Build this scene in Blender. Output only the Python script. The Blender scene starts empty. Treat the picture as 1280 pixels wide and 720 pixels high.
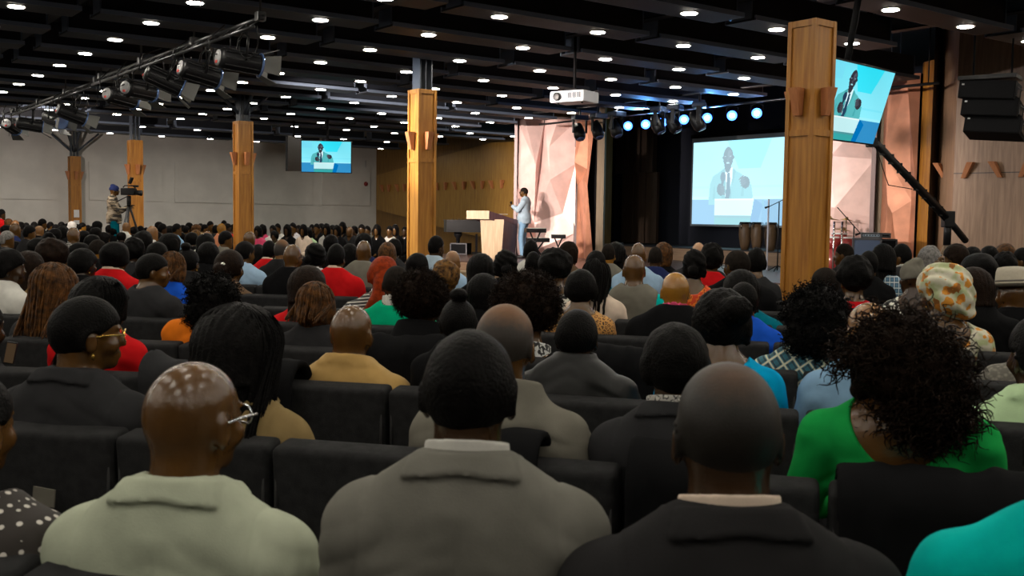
import bpy, bmesh, math, random
import numpy as np
from mathutils import Vector, Matrix
PI = math.pi
SC = bpy.context.scene
COL = SC.collection
# ------------------------------------------------------------------ camera, world, exposure
F_PX, HOR, ROLL, CAM_H = 1276.0, 271.5, 0.0133, 1.62
PITCH = math.atan((360 - HOR) / F_PX)
cam_d = bpy.data.cameras.new('camera'); cam = bpy.data.objects.new('camera', cam_d); COL.objects.link(cam)
cam_d.sensor_width = 36; cam_d.lens = F_PX * 36 / 1280
cam_d.clip_start = 0.05; cam_d.clip_end = 200
cam.matrix_world = Matrix.Translation((0, 0, CAM_H)) @ Matrix.Rotation(PI / 2 - PITCH, 4, 'X') @ Matrix.Rotation(ROLL, 4, 'Z')
cam_d.dof.use_dof = True; cam_d.dof.focus_distance = 14.0; cam_d.dof.aperture_fstop = 8
SC.camera = cam
SC.view_settings.view_transform = 'Standard'; SC.view_settings.look = 'None'
SC.view_settings.gamma = 1; SC.view_settings.use_curve_mapping = False
SC.view_settings.exposure = 0.0
SC.cycles.use_denoising = True
SC.cycles.max_bounces = 6; SC.cycles.diffuse_bounces = 3; SC.cycles.glossy_bounces = 3
SC.cycles.sample_clamp_indirect = 3.0
SC.cycles.use_light_tree = True
w = bpy.data.worlds.new('world'); SC.world = w; w.use_nodes = True
w.node_tree.nodes['Background'].inputs[0].default_value = (0.5, 0.52, 0.6, 1)
w.node_tree.nodes['Background'].inputs[1].default_value = 0.008
DOWNLIGHT = 105.0        # radiance of the ceiling downlights
STAGE_SPOT = 1.0
TH = 0.639
UX, UY = -math.sin(TH), math.cos(TH)
VX, VY = math.cos(TH), math.sin(TH)
def UV(u, v, z=0.0): return Vector((u * UX + v * VX, u * UY + v * VY, z))
def ray(x, y):
    a = x - 640; b = 360 - y
    a2 = a * math.cos(ROLL) - b * math.sin(ROLL); b2 = b * math.cos(ROLL) + a * math.sin(ROLL)
    return Vector((a2, F_PX * math.cos(PITCH) + b2 * math.sin(PITCH), b2 * math.cos(PITCH) - F_PX * math.sin(PITCH)))
def at_d(x, y, d):
    r = ray(x, y); return Vector((0, 0, CAM_H)) + r * (d / r.y)
def at_z(x, y, z):
    r = ray(x, y); return Vector((0, 0, CAM_H)) + r * ((z - CAM_H) / r.z)
def at_v(x, y, v):
    r = ray(x, y); return Vector((0, 0, CAM_H)) + r * (v / (r.x * VX + r.y * VY))
def at_u(x, y, u):
    r = ray(x, y); return Vector((0, 0, CAM_H)) + r * (u / (r.x * UX + r.y * UY))
def hor(x): return HOR + ROLL * (x - 640)

# ------------------------------------------------------------------ materials
def _n(nt, t, **kw):
    n = nt.nodes.new(t)
    for k, v in kw.items(): setattr(n, k, v)
    return n
MATS = {}
def mat(name, col, rough=0.7, metal=0.0, noise=0.0, nscale=20.0, bump=0.0, bscale=60.0, emit=None, estr=0.0, spec=0.5, stretch=None, col2=None, sheen=0.0, lo=0.35, hi=0.65):
    if name in MATS: return MATS[name]
    m = bpy.data.materials.new(name); m.use_nodes = True; nt = m.node_tree
    b = nt.nodes['Principled BSDF']
    b.inputs['Base Color'].default_value = (*col, 1); b.inputs['Roughness'].default_value = rough
    b.inputs['Metallic'].default_value = metal; b.inputs['Specular IOR Level'].default_value = spec
    if sheen: b.inputs['Sheen Weight'].default_value = sheen
    if emit is not None:
        b.inputs['Emission Color'].default_value = (*emit, 1); b.inputs['Emission Strength'].default_value = estr
    tc = _n(nt, 'ShaderNodeTexCoord'); mp = _n(nt, 'ShaderNodeMapping')
    nt.links.new(tc.outputs['Object'], mp.inputs['Vector'])
    if stretch: mp.inputs['Scale'].default_value = stretch
    if noise > 0 or col2:
        no = _n(nt, 'ShaderNodeTexNoise'); no.inputs['Scale'].default_value = nscale; no.inputs['Detail'].default_value = 4
        nt.links.new(mp.outputs[0], no.inputs['Vector'])
        r = _n(nt, 'ShaderNodeValToRGB'); r.color_ramp.elements[0].position = lo; r.color_ramp.elements[1].position = hi
        c2 = col2 if col2 else tuple(max(0, c * (1 - noise)) for c in col)
        r.color_ramp.elements[0].color = (*c2, 1); r.color_ramp.elements[1].color = (*[min(1, c * (1 + noise * .5)) for c in col], 1)
        nt.links.new(no.outputs[0], r.inputs[0]); nt.links.new(r.outputs[0], b.inputs['Base Color'])
    if bump > 0:
        n2 = _n(nt, 'ShaderNodeTexNoise'); n2.inputs['Scale'].default_value = bscale; n2.inputs['Detail'].default_value = 3
        nt.links.new(mp.outputs[0], n2.inputs['Vector'])
        bp = _n(nt, 'ShaderNodeBump'); bp.inputs['Strength'].default_value = bump; bp.inputs['Distance'].default_value = 0.01
        nt.links.new(n2.outputs[0], bp.inputs['Height']); nt.links.new(bp.outputs[0], b.inputs['Normal'])
    MATS[name] = m; return m
def wood(name, c1, c2, rough=0.45, sc=(14, 14, 1.2)):
    return mat(name, c1, rough, col2=c2, nscale=1.6, stretch=sc, bump=0.06, bscale=3, lo=.3, hi=.7)

# ------------------------------------------------------------------ object helpers
def tag(o, label=None, cat=None, group=None, kind=None):
    if label: o['label'] = label
    if cat: o['category'] = cat
    if group: o['group'] = group
    if kind: o['kind'] = kind
    return o
def empty(name, loc=(0, 0, 0), rz=0.0, label=None, cat=None, group=None):
    o = bpy.data.objects.new(name, None); COL.objects.link(o); o.location = loc; o.rotation_euler = (0, 0, rz); o.empty_display_size = .1
    return tag(o, label, cat, group)
def link(name, me, parent=None, loc=None, rz=0.0):
    o = bpy.data.objects.new(name, me); COL.objects.link(o)
    if parent: o.parent = parent
    if loc is not None: o.location = loc
    if rz: o.rotation_euler = (0, 0, rz)
    return o
class MB:
    """collects shapes into one mesh"""
    def __init__(s): s.v = []; s.f = []; s.m = []; s.smooth = []
    def add(s, vs, fs, mi=0, sm=False, M=None):
        o = len(s.v)
        s.v += [tuple(M @ Vector(p)) if M else tuple(p) for p in vs]
        s.f += [tuple(i + o for i in f) for f in fs]; s.m += [mi] * len(fs); s.smooth += [sm] * len(fs)
        return s
    def box(s, c, d, mi=0, M=None, bev=0.0, rz=0.0, taper=None):
        hx, hy, hz = d[0] / 2, d[1] / 2, d[2] / 2
        T = Matrix.Translation(c) @ Matrix.Rotation(rz, 4, 'Z')
        if M: T = M @ T
        if bev > 0:
            bm = bmesh.new(); bmesh.ops.create_cube(bm, size=1)
            for v in bm.verts: v.co = Vector((v.co.x * d[0], v.co.y * d[1], v.co.z * d[2]))
            bmesh.ops.bevel(bm, geom=bm.edges[:], offset=bev, segments=2, profile=.7, affect='EDGES')
            bm.verts.index_update()
            s.add([v.co.copy() for v in bm.verts], [[v.index for v in f.verts] for f in bm.faces], mi, False, T); bm.free(); return s
        t = taper or (1, 1)
        vs = [(x * hx * (t[0] if z > 0 else 1), y * hy * (t[1] if z > 0 else 1), z * hz) for z in (-1, 1) for y in (-1, 1) for x in (-1, 1)]
        return s.add(vs, [(0, 2, 3, 1), (4, 5, 7, 6), (0, 1, 5, 4), (2, 6, 7, 3), (0, 4, 6, 2), (1, 3, 7, 5)], mi, False, T)
    def tube(s, pts, r, n=8, mi=0, M=None, caps=True, sm=True):
        pts = [Vector(p) for p in pts]; rs = r if isinstance(r, (list, tuple)) else [r] * len(pts)
        vs = []; fs = []; prev = None
        for i, p in enumerate(pts):
            d = (pts[min(i + 1, len(pts) - 1)] - pts[max(i - 1, 0)]).normalized()
            if prev is None:
                a = d.orthogonal().normalized()
            else:
                a = prev - d * prev.dot(d)
                a = a.normalized() if a.length > 1e-6 else d.orthogonal().normalized()
            prev = a; b = d.cross(a)
            for k in range(n):
                t = 2 * PI * k / n; vs.append(p + (a * math.cos(t) + b * math.sin(t)) * rs[i])
        for i in range(len(pts) - 1):
            for k in range(n):
                k2 = (k + 1) % n; fs.append((i * n + k, i * n + k2, (i + 1) * n + k2, (i + 1) * n + k))
        if caps: fs.append(tuple(range(n - 1, -1, -1))); fs.append(tuple(range((len(pts) - 1) * n, len(pts) * n)))
        return s.add(vs, fs, mi, sm, M)
    def lathe(s, prof, n=16, mi=0, M=None, sm=True, axis='Z'):
        vs = []; fs = []
        for (r, z) in prof:
            for k in range(n):
                t = 2 * PI * k / n
                vs.append((r * math.cos(t), r * math.sin(t), z))
        for i in range(len(prof) - 1):
            for k in range(n):
                k2 = (k + 1) % n; fs.append((i * n + k, i * n + k2, (i + 1) * n + k2, (i + 1) * n + k))
        fs.append(tuple(range(n - 1, -1, -1))); fs.append(tuple(range((len(prof) - 1) * n, len(prof) * n)))
        return s.add(vs, fs, mi, sm, M)
    def slab(s, poly, nrm, t, mi=0):
        """polygon (world points, any order-consistent) extruded by t along nrm"""
        n = Vector(nrm).normalized() * t; k = len(poly)
        vs = [Vector(p) for p in poly] + [Vector(p) + n for p in poly]
        fs = [tuple(range(k - 1, -1, -1)), tuple(range(k, 2 * k))] + [(i, (i + 1) % k, (i + 1) % k + k, i + k) for i in range(k)]
        return s.add(vs, fs, mi)
    def mesh(s, name, mats):
        me = bpy.data.meshes.new(name); me.from_pydata(s.v, [], s.f)
        for m in (mats if isinstance(mats, (list, tuple)) else [mats]): me.materials.append(m)
        me.polygons.foreach_set('material_index', s.m); me.polygons.foreach_set('use_smooth', s.smooth)
        me.update()
        bm = bmesh.new(); bm.from_mesh(me); bmesh.ops.recalc_face_normals(bm, faces=bm.faces[:]); bm.to_mesh(me); bm.free()
        return me
    def build(s, name, mats, parent=None, loc=None, rz=0.0, kind=None):
        o = link(name, s.mesh(name, mats), parent, loc, rz)
        if kind: o['kind'] = kind
        return o
def struct(name, mb, mats): return mb.build(name, mats, kind='structure')
def recenter(root):
    """move an empty root's children so that they stay in place when they were modelled in world space"""
    bpy.context.view_layer.update()
    inv = root.matrix_world.inverted()
    for ch in root.children: ch.matrix_parent_inverse = inv
def copy_tree(o, parent=None):
    c = o.copy(); COL.objects.link(c)
    if parent: c.parent = parent
    for ch in o.children: copy_tree(ch, c)
    return c

# ------------------------------------------------------------------ palette
W_COL = wood('column_oak', (0.46, 0.205, 0.030), (0.27, 0.100, 0.010))
W_WALL = wood('wall_oak', (0.27, 0.145, 0.030), (0.17, 0.082, 0.015))
W_RIGHT = wood('wall_walnut', (0.36, 0.22, 0.13), (0.22, 0.125, 0.07), rough=.5)
W_SCONCE = wood('sconce_wood', (0.50, 0.20, 0.075), (0.36, 0.13, 0.05))
W_LIGHT = wood('pale_ash', (0.50, 0.37, 0.235), (0.38, 0.265, 0.155))
W_DARKP = wood('plum_veneer', (0.14, 0.07, 0.08), (0.09, 0.045, 0.055))
W_STAGE = wood('stage_face', (0.36, 0.24, 0.15), (0.26, 0.16, 0.10), sc=(1.2, 1.2, 14))
GREYWALL = mat('grey_plaster', (0.74, 0.73, 0.69), .85, noise=.08, nscale=1.5, bump=.05)
BLACKC = mat('ceiling_black', (0.012, 0.012, 0.014), .9)
RAFT = mat('raft_steel', (0.010, 0.013, 0.020), .6, noise=.3, nscale=3)
RAFTL = mat('raft_edge_bluelit', (0.13, 0.165, 0.23), .5)  # stage lamps' blue on rail edges and end plates put into the colour
CARPET = mat('carpet', (0.035, 0.033, 0.032), .95, noise=.3, nscale=80)
BLACK = mat('black_metal', (0.007, 0.007, 0.008), .42, spec=.3)
BLACKM = mat('black_matte', (0.006, 0.006, 0.007), .85, spec=.15)
STEEL = mat('dark_steel', (0.10, 0.10, 0.105), .35, .8)
CHROME = mat('chrome', (0.7, 0.7, 0.72), .15, 1)
GREYP = mat('grey_plastic', (0.45, 0.46, 0.5), .4)
LENS = mat('downlight_lens', (1, 1, 1), emit=(1, .93, .80), estr=DOWNLIGHT)

# ------------------------------------------------------------------ room shell
fl = MB(); fl.slab([UV(-14, -14), UV(38, -14), UV(38, 26), UV(-14, 26)], (0, 0, -1), .2); struct('floor', fl, CARPET)
cl = MB(); cl.slab([UV(-14, -14, 5.1), UV(38, -14, 5.1), UV(38, 26, 5.1), UV(-14, 26, 5.1)], (0, 0, 1), .2); struct('ceiling', cl, BLACKC)
UW, VW = 35.0, 19.4
def wallslab(name, a, b, z0, z1, nrm, t, m):
    mb = MB(); mb.slab([(a[0], a[1], z0), (b[0], b[1], z0), (b[0], b[1], z1), (a[0], a[1], z1)], nrm, t); return struct(name, mb, m)
Vn = Vector((VX, VY, 0)); Un = Vector((UX, UY, 0))
wallslab('wall_back', UV(UW, -14), UV(UW, VW), 0, 5.1, Un, .3, GREYWALL)
wallslab('wall_side', UV(-14, -14), UV(UW, -14), 0, 5.1, -Vn, .3, GREYWALL)
wallslab('wall_rear', UV(-14, -14), UV(-14, 22), 0, 5.1, -Un, .3, GREYWALL)
# acoustic boards standing proud of the grey wall
for i, (x0, x1, y0, y1) in enumerate([(-60, 64, 200, 248.5), (111, 203, 204, 251), (218, 390, 207, 254.5), (402, 462, 208, 256.5)]):
    a = at_u(x0, (y0 + y1) / 2, UW); b = at_u(x1, (y0 + y1) / 2, UW)
    zt = at_u((x0 + x1) / 2, y0, UW).z; zb = at_u((x0 + x1) / 2, y1, UW).z
    mb = MB(); mb.slab([(a.x, a.y, zb), (b.x, b.y, zb), (b.x, b.y, zt), (a.x, a.y, zt)], -Un, .05)
    struct('trim_%d' % (i + 1), mb, GREYWALL)
# wood wall between the corner and the stage
mb = MB(); mb.slab([UV(UW, VW), UV(21.8, VW), UV(21.8, VW, 5.1), UV(UW, VW, 5.1)], Vn, .3); struct('wall_stage_side', mb, W_WALL)
mb = MB()
pts = [at_v(x, y, VW - .25) for x, y in [(471, 219), (513, 207), (556, 194), (600, 182), (643, 172), (643, 305), (600, 296), (560, 287), (513, 273), (471, 262)]]
mb.slab(pts, Vn, .25)
struct('trim_wood_bulkhead', mb, wood('bulkhead_oak', (0.36, 0.20, 0.042), (0.24, 0.12, 0.02)))
# stage back, blackout and the wall on the far side of the stage
wallslab('wall_stage', UV(23, 20.9), UV(9, 20.9), 0, 5.1, Vn, .3, mat('stage_navy', (0.010, 0.014, 0.028), .8))
wallslab('wall_stage_return', UV(21.8, VW), UV(23, 20.9), 0, 5.1, Un, .3, BLACKM)
A = at_d(1160, 270, 19.6); B = at_d(1190, 270, 17.2); C_ = at_d(1420, 270, 15.2)
D_ = Vector((18, 4, 0)); E_ = UV(-14, 22)
mb = MB(); mb.slab([(A.x, A.y, 0), (B.x, B.y, 0), (B.x, B.y, 5.1), (A.x, A.y, 5.1)], (1, .3, 0), .3); struct('wall_stage_corner', mb, W_RIGHT)
mb = MB(); mb.slab([(B.x, B.y, 0), (C_.x, C_.y, 0), (C_.x, C_.y, 5.1), (B.x, B.y, 5.1)], (.2, 1, 0), .3)
nrm = Vector((C_ - B).normalized()); nrm = Vector((nrm.y, -nrm.x, 0))
q0 = Vector((B.x, B.y, 2.44)); q1 = Vector((C_.x, C_.y, 2.44))
struct('wall_right', mb, W_RIGHT)
mb = MB(); mb.slab([q0, q1, q1 + Vector((0, 0, .015)), q0 + Vector((0, 0, .015))], nrm, .012); struct('trim_seam', mb, wood('seam_walnut', (0.10, 0.06, .035), (0.06, .035, .02)))
mb = MB(); mb.slab([(C_.x, C_.y, 0), (D_.x, D_.y, 0), (D_.x, D_.y, 5.1), (C_.x, C_.y, 5.1)], (1, 1, 0), .3)
mb.slab([(D_.x, D_.y, 0), (E_.x, E_.y, 0), (E_.x, E_.y, 5.1), (D_.x, D_.y, 5.1)], (1, 0, 0), .3); struct('wall_audience_side', mb, W_RIGHT)

# ------------------------------------------------------------------ ceiling rafts, downlights
SU, OU, SV, OV = 1.56, 0.452, 1.522, -0.554
ZB = 3.95
LV = 3.04
def raft_mesh():
    m = MB()
    m.box((0, 0, .20), (.28, LV - .25, .36), 0)
    m.box((0, 0, .012), (.46, LV - .2, .024), 0)
    for s in (-1, 1):
        m.box((s * .225, 0, .028), (.03, LV - .2, .055), 1)
        m.box((0, s * (LV / 2 - .125), .2), (.30, .02, .38), 1)
    for x in (-.08, .08):
        for y in (-1.1, 1.1): m.tube([(x, y, .36), (x, y, 1.15)], .008, 5, 1)
    return m.mesh('ceiling_raft', [RAFT, RAFTL])
RM = raft_mesh()
def disc(r, n=20): return [(r * math.cos(2 * PI * k / n), r * math.sin(2 * PI * k / n)) for k in range(n)]
DLm = MB()
ring = []; n = 20
DLm.lathe([(.088, 0.0), (.112, -.004), (.112, .006), (.088, .006)], n, 0)
DLm = DLm.mesh('downlight_trim', [mat('lamp_trim', (.5, .5, .5), .4)])
LNm = MB(); LNm.add([(x, y, -.0045) for x, y in disc(.088)], [tuple(range(n - 1, -1, -1))]); 
def lens_mesh():
    me = bpy.data.meshes.new('lens'); me.from_pydata([(x, y, -.008) for x, y in disc(.088)], [], [tuple(range(n - 1, -1, -1))]); me.materials.append(LENS); me.update(); return me
LNm = lens_mesh()
rz = math.atan2(VY, VX) - PI / 2
skipped = 0
LANDMARKS = [('projector', 718, 122), ('front wood column', 1012, 27), ('middle wood column', 530, 100), ('braced wood column', 305, 152), ('column beside the cameraman', 175, 176), ('hanging television', 408, 176), ('tilted television', 1085, 75), ('first lamp of the front truss', 331, 30), ('far end of the front truss', 130, 95), ('distant truss', 60, 128), ('hanging line array speaker', 1236, 85), ('top of the projection screen', 900, 110), ('oak bulkhead wall', 600, 160)]
def to_px(p):
    q = cam.matrix_world.inverted() @ Vector(p)
    if q.z > -.1: return None
    return 640 + F_PX * q.x / -q.z, 360 - F_PX * q.y / -q.z
DL = []
for iu in range(-4, 22):
    if iu > 15 and iu % 2: continue
    for pv in range(-3, 7):
        v0 = OV + SV * (pv * 2 + 1.5); u = OU + SU * iu
        if v0 > 16.5 and u < 33: 
            if u > 22.5 or u < 10: pass
            else: continue
        if v0 > 18: continue
        p = UV(u, v0, ZB)
        if p.y < -4 or p.x < -24 or p.x > 14.5: continue
        if p.x > 6 and p.y > 14.0: continue
        o = link('ceiling_beam', RM, None, p, rz); o['kind'] = 'structure'; o['group'] = 'dark steel ceiling rafts'
        for s in (-1, 1):
            q = UV(u, v0 + s * SV / 2, ZB - .002)
            if q.x < -20 or q.y < -3: continue
            t = empty('ceiling_downlight', q, 0, 'small round white downlight glowing under the dark ceiling rafts', 'ceiling light', 'round downlights in the ceiling')
            link('trim_ring', DLm, t); link('lens', LNm, t)
            px = to_px(q)
            if px and -5 < px[0] < 1285 and -5 < px[1]: 
                k = min(LANDMARKS, key=lambda l: math.hypot(l[1] - px[0], (l[2] - px[1]) * 1.6)); DL.append((k[0], math.hypot(k[1] - px[0], (k[2] - px[1]) * 1.6), t))
ORD = 'closest;second closest;third closest;fourth closest;fifth closest;sixth closest;seventh closest;eighth closest;ninth closest;tenth closest;eleventh closest;twelfth closest;thirteenth closest;fourteenth closest;fifteenth closest;sixteenth closest'.split(';')
for nm, _, _ in LANDMARKS:
    for i, (_, _, t) in enumerate(sorted([x for x in DL if x[0] == nm], key=lambda x: x[1])[:16]): t['label'] = 'round glowing ceiling downlight, %s to the %s' % (ORD[i], nm)
# cross beams with round holes, running between the raft ends
for k, pv in enumerate(range(-1, 7)):
    v = OV + SV * (pv * 2 + .5)
    for u0, u1 in ((4, 13.4), (13.4, 20.4), (20.4, 27.9), (27.9, 34.9)):
        if v > 15 : continue
        m = MB(); L = u1 - u0
        m.box((0, 0, 0), (.03, L, .46), 0)
        for z in (-.24, .24): m.box((0, 0, z), (.16, L, .02), 1)
        for j in range(int(L / .42)):
            y = -L / 2 + .3 + j * .42
            for s in (-1, 1):
                m.add([(s * .018, y + a, b) for a, b in disc(.085, 12)], [tuple(range(12))], 2)
        me = m.mesh('ceiling_cross_beam', [RAFTL, RAFT, BLACKM]); o = link('ceiling_beam_cross', me, None, UV((u0 + u1) / 2, v, 4.42), rz - 0); o.rotation_euler = (0, 0, math.atan2(UY, UX) - PI / 2); o['kind'] = 'structure'
# ------------------------------------------------------------------ columns
def column(u, top, steel, label, light_left=False, plate=False):
    s = .30
    r = empty('wood_column', UV(u, 8.2), math.atan2(VY, VX), label, 'column', 'wood clad columns down the hall')
    m = MB(); m.box((0, 0, top / 2), (s - .02, s - .02, top), 0)
    m.build('shaft', W_COL, r)
    m = MB()
    for a in (-1, 1):
        for b in (-1, 1): m.box((a * (s / 2 - .012), b * (s / 2 - .012), top / 2), (.045, .045, top), 0)
    for z in (.08, 2.46, top - .03):
        m.box((0, 0, z), (s + .012, s + .012, .06 if z > 1 else .16), 0)
    m.build('corner_trim', W_COL, r)
    for k in range(4):
        M = Matrix.Rotation(k * PI / 2, 4, 'Z')
        m = MB(); f = -s / 2 - .005
        vs = [(-.05, f, 2.88), (.05, f, 2.88), (.05, f - .12, 2.88), (-.05, f - .12, 2.88), (-.035, f, 2.62), (.035, f, 2.62), (.035, f - .05, 2.62), (-.035, f - .05, 2.62)]
        m.add(vs, [(0, 1, 2, 3), (4, 7, 6, 5), (0, 4, 5, 1), (1, 5, 6, 2), (2, 6, 7, 3), (3, 7, 4, 0)], 0, False, M)
        m.build('wall_sconce', W_SCONCE, r)
    if steel:
        m = MB(); h = 5.05 - top
        m.box((0, 0, top + h / 2), (.02, .2, h), 0)
        for a in (-1, 1): m.box((a * .1, 0, top + h / 2), (.02, .22, h), 0)
        if steel > 1:
            for a, b in ((1, 0), (-1, 0), (0, 1), (0, -1)):
                m.tube([(a * .08, b * .08, top + .15), (a * .75, b * .75, top + .75)], .035, 6)
        m.build('steel_post', mat('post_steel', (.06, .075, .10), .5), r)
    if plate:
        m = MB()
        for z in (1.22, 1.55): m.box((0, -s / 2 - .02, z), (.16, .02, .24))
        m.build('switch_plate', mat('plate_white', (.7, .7, .7), .5), r, rz=0).rotation_euler = (0, 0, -PI / 2 * 0)
    return r
column(6.27, 3.52, 0, 'tall wood clad column in the crowd beside the tilted television')
column(13.38, 3.52, 1, 'wood clad column with one side lit pale, before the piano')
column(20.44, 3.52, 2, 'wood clad column with steel braces, between cameraman and hanging television')
column(27.9, 3.52, 1, 'wood clad column directly beside the cameraman with tripod')
column(34.3, 3.35, 2, 'wood column against the grey wall with white switch plates', plate=True)

# ------------------------------------------------------------------ screens
def screen_grid(name, nx=180, ny=110, wash=0.0, sat=1.0):
    """the picture on the screens: speaker in pale suit behind a lectern; returns mesh in unit square x 0..1, z 0..1"""
    xs = (np.arange(nx) + .5) / nx; ys = (np.arange(ny) + .5) / ny
    X, Y = np.meshgrid(xs, ys, indexing='ij'); A = 1.6
    P = X * A; Q = Y
    img = np.zeros((nx, ny, 3))
    img[:] = (.36, .80, .90)
    img += ((Q[..., None] - .5) * -.15)
    def paint(mask, c, a=1.0): img[mask] = img[mask] * (1 - a) + np.array(c) * a
    rs = np.random.RandomState(3)
    paint((Q > .66) & (P > .8 - (Q - .66) * .6) & (P < 1.15 + (Q - .66) * .5), (.12, .70, .84), .7)
    paint((Q > .78) & (P < .35), (.30, .70, .84), .6)
    paint((Q > .30) & (Q < .335), (.45, .85, .93)); paint((Q < .30), (.10, .28, .50)); paint((Q > .44) & (Q < .46), (.3, .74, .86), .6)
    cx = .60
    def ell(x, y, rx, ry, rot=0.0):
        c, s = math.cos(rot), math.sin(rot); u = (P - x) * c + (Q - y) * s; v = -(P - x) * s + (Q - y) * c
        return (u / rx) ** 2 + (v / ry) ** 2 < 1
    def poly(pts):
        inside = np.zeros(P.shape, bool); k = len(pts)
        for i in range(k):
            x1, y1 = pts[i]; x2, y2 = pts[(i + 1) % k]
            c = ((y1 > Q) != (y2 > Q)) & (P < (x2 - x1) * (Q - y1) / (y2 - y1 + 1e-9) + x1); inside ^= c
        return inside
    suit = (.17, .46, .48); suitd = (.12, .36, .38); skin = (.035, .035, .045)
    paint(poly([(cx - .31, .24), (cx - .29, .48), (cx - .24, .58), (cx - .07, .66), (cx + .09, .66), (cx + .25, .60), (cx + .30, .52), (cx + .41, .47), (cx + .44, .33), (cx + .40, .24)]), suit)
    paint(poly([(cx - .05, .66), (cx + .09, .68), (cx + .10, .58), (cx + .0, .24), (cx - .03, .40)]), (.75, .92, .97))
    paint(poly([(cx + .01, .62), (cx + .05, .62), (cx + .07, .3), (cx - .0, .24), (cx - .02, .3)]), (.03, .06, .10))
    paint(poly([(cx - .10, .64), (cx - .04, .68), (cx - .01, .45), (cx - .03, .24), (cx - .08, .24)]), suitd)
    paint(poly([(cx + .10, .68), (cx + .15, .64), (cx + .09, .45), (cx + .02, .24), (cx + .08, .24)]), suitd)
    paint(poly([(cx + .24, .34), (cx + .27, .50), (cx + .29, .50), (cx + .29, .34)]), suitd, .8)
    paint(poly([(cx - .24, .30), (cx - .22, .46), (cx - .20, .46), (cx - .19, .30)]), suitd, .8)
    paint(ell(cx + .01, .70, .055, .08), skin)
    paint(ell(cx + .015, .80, .085, .125), skin); paint(ell(cx + .015, .80, .105, .03), skin)
    paint(ell(cx + .04, .84, .035, .05), (.13, .14, .17), .6)
    for e in (-.035, .055): paint(ell(cx + e, .815, .016, .007), (.3, .4, .45)); paint(ell(cx + e, .838, .02, .005), (.01, .01, .01))
    paint(ell(cx + .012, .772, .014, .022), (.09, .09, .11)); paint(ell(cx + .012, .735, .026, .012), (.4, .65, .7))
    paint(ell(cx - .065, .57, .045, .06), (.03, .05, .09)); paint(poly([(cx - .09, .55), (cx - .045, .55), (cx - .07, .38), (cx - .10, .38)]), (.03, .05, .08))
    paint(ell(cx - .10, .42, .065, .075, .4), skin)
    for k in range(4): paint(ell(cx - .075 + k * .004, .455 - k * .028, .045, .012, -.2), (.07, .07, .085))
    paint(ell(cx + .31, .50, .075, .07, -.4), skin)
    for k in range(4): paint(ell(cx + .245 + k * .012, .555 - k * .025, .05, .012, .5), (.08, .08, .1))
    paint(poly([(cx - .20, .0), (cx - .20, .31), (cx + .46, .31), (cx + .46, .0)]), (.62, .86, .88))
    paint((P > cx - .20) & (P < cx + .46) & (Q < .31) & (Q > .29), (.85, .97, .98)); paint((P > cx - .2) & (P < cx + .46) & (Q < .11) & (Q > .085), (.12, .30, .32))
    paint((P > cx - .2) & (P < cx + .46) & (Q < .085), (.10, .36, .36)); paint(poly([(cx + .46, .31), (cx + .60, .24), (cx + .52, 0), (cx + .40, 0)]), (.03, .18, .42))
    img = np.clip(img * (1 + .03 * np.sin(X * 9 + Y * 5)[..., None]), 0, 1)
    g_ = img.mean(2, keepdims=True); img = np.clip(g_ + (img - g_) * sat, 0, 1)
    if wash > 0: img = img * (1 - wash) + np.array((.52, .74, .84)) * wash
    vx, vy = np.meshgrid(np.arange(nx + 1) / nx, np.arange(ny + 1) / ny, indexing='ij')
    vs = np.stack([vx.ravel(), np.zeros(vx.size), vy.ravel()], 1)
    i, j = np.meshgrid(np.arange(nx), np.arange(ny), indexing='ij'); a = (i * (ny + 1) + j).ravel()
    fs = np.stack([a, a + ny + 1, a + ny + 2, a + 1], 1)
    me = bpy.data.meshes.new(name); me.from_pydata(vs.tolist(), [], fs.tolist())
    at = me.color_attributes.new('picture', 'FLOAT_COLOR', 'CORNER')
    c = np.repeat(img.reshape(-1, 3), 4, 0); c = np.concatenate([c, np.ones((len(c), 1))], 1)
    at.data.foreach_set('color', c.ravel().astype(np.float32)); me.update(); return me
def screen_mat(name, strength):
    m = bpy.data.materials.new(name); m.use_nodes = True; nt = m.node_tree; nt.nodes.clear()
    at = _n(nt, 'ShaderNodeAttribute'); at.attribute_name = 'picture'
    em = _n(nt, 'ShaderNodeEmission'); em.inputs[1].default_value = strength
    out = _n(nt, 'ShaderNodeOutputMaterial'); nt.links.new(at.outputs['Color'], em.inputs[0]); nt.links.new(em.outputs[0], out.inputs[0]); return m
SCR = screen_grid('screen_picture', sat=1.35); SCR.materials.append(screen_mat('led_screen', 1.0))
SCRP = screen_grid('projected_picture', wash=.45); SCRP.materials.append(screen_mat('projected_light', 1.5))
def flatscreen(name, BL, xdir, updir, W, H, label, cat, picture, bezel=.018, depth=.07, nm='television'):
    x = Vector(xdir).normalized(); up = Vector(updir).normalized(); n = x.cross(up).normalized()   # n points to viewer
    R = Matrix((( x.x, -n.x, up.x), (x.y, -n.y, up.y), (x.z, -n.z, up.z))).to_4x4()
    t = empty(name, (0, 0, 0), 0, label, cat); t.matrix_world = Matrix.Translation(BL) @ R
    m = MB(); m.box((W / 2, depth / 2 + .004, H / 2), (W + 2 * bezel, depth, H + 2 * bezel), 0, bev=.006); m.build('housing', BLACK, t)
    o = link('screen_panel', picture, t); o.scale = (W, 1, H); o.location = (0, -.002, 0)
    return t
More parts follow.
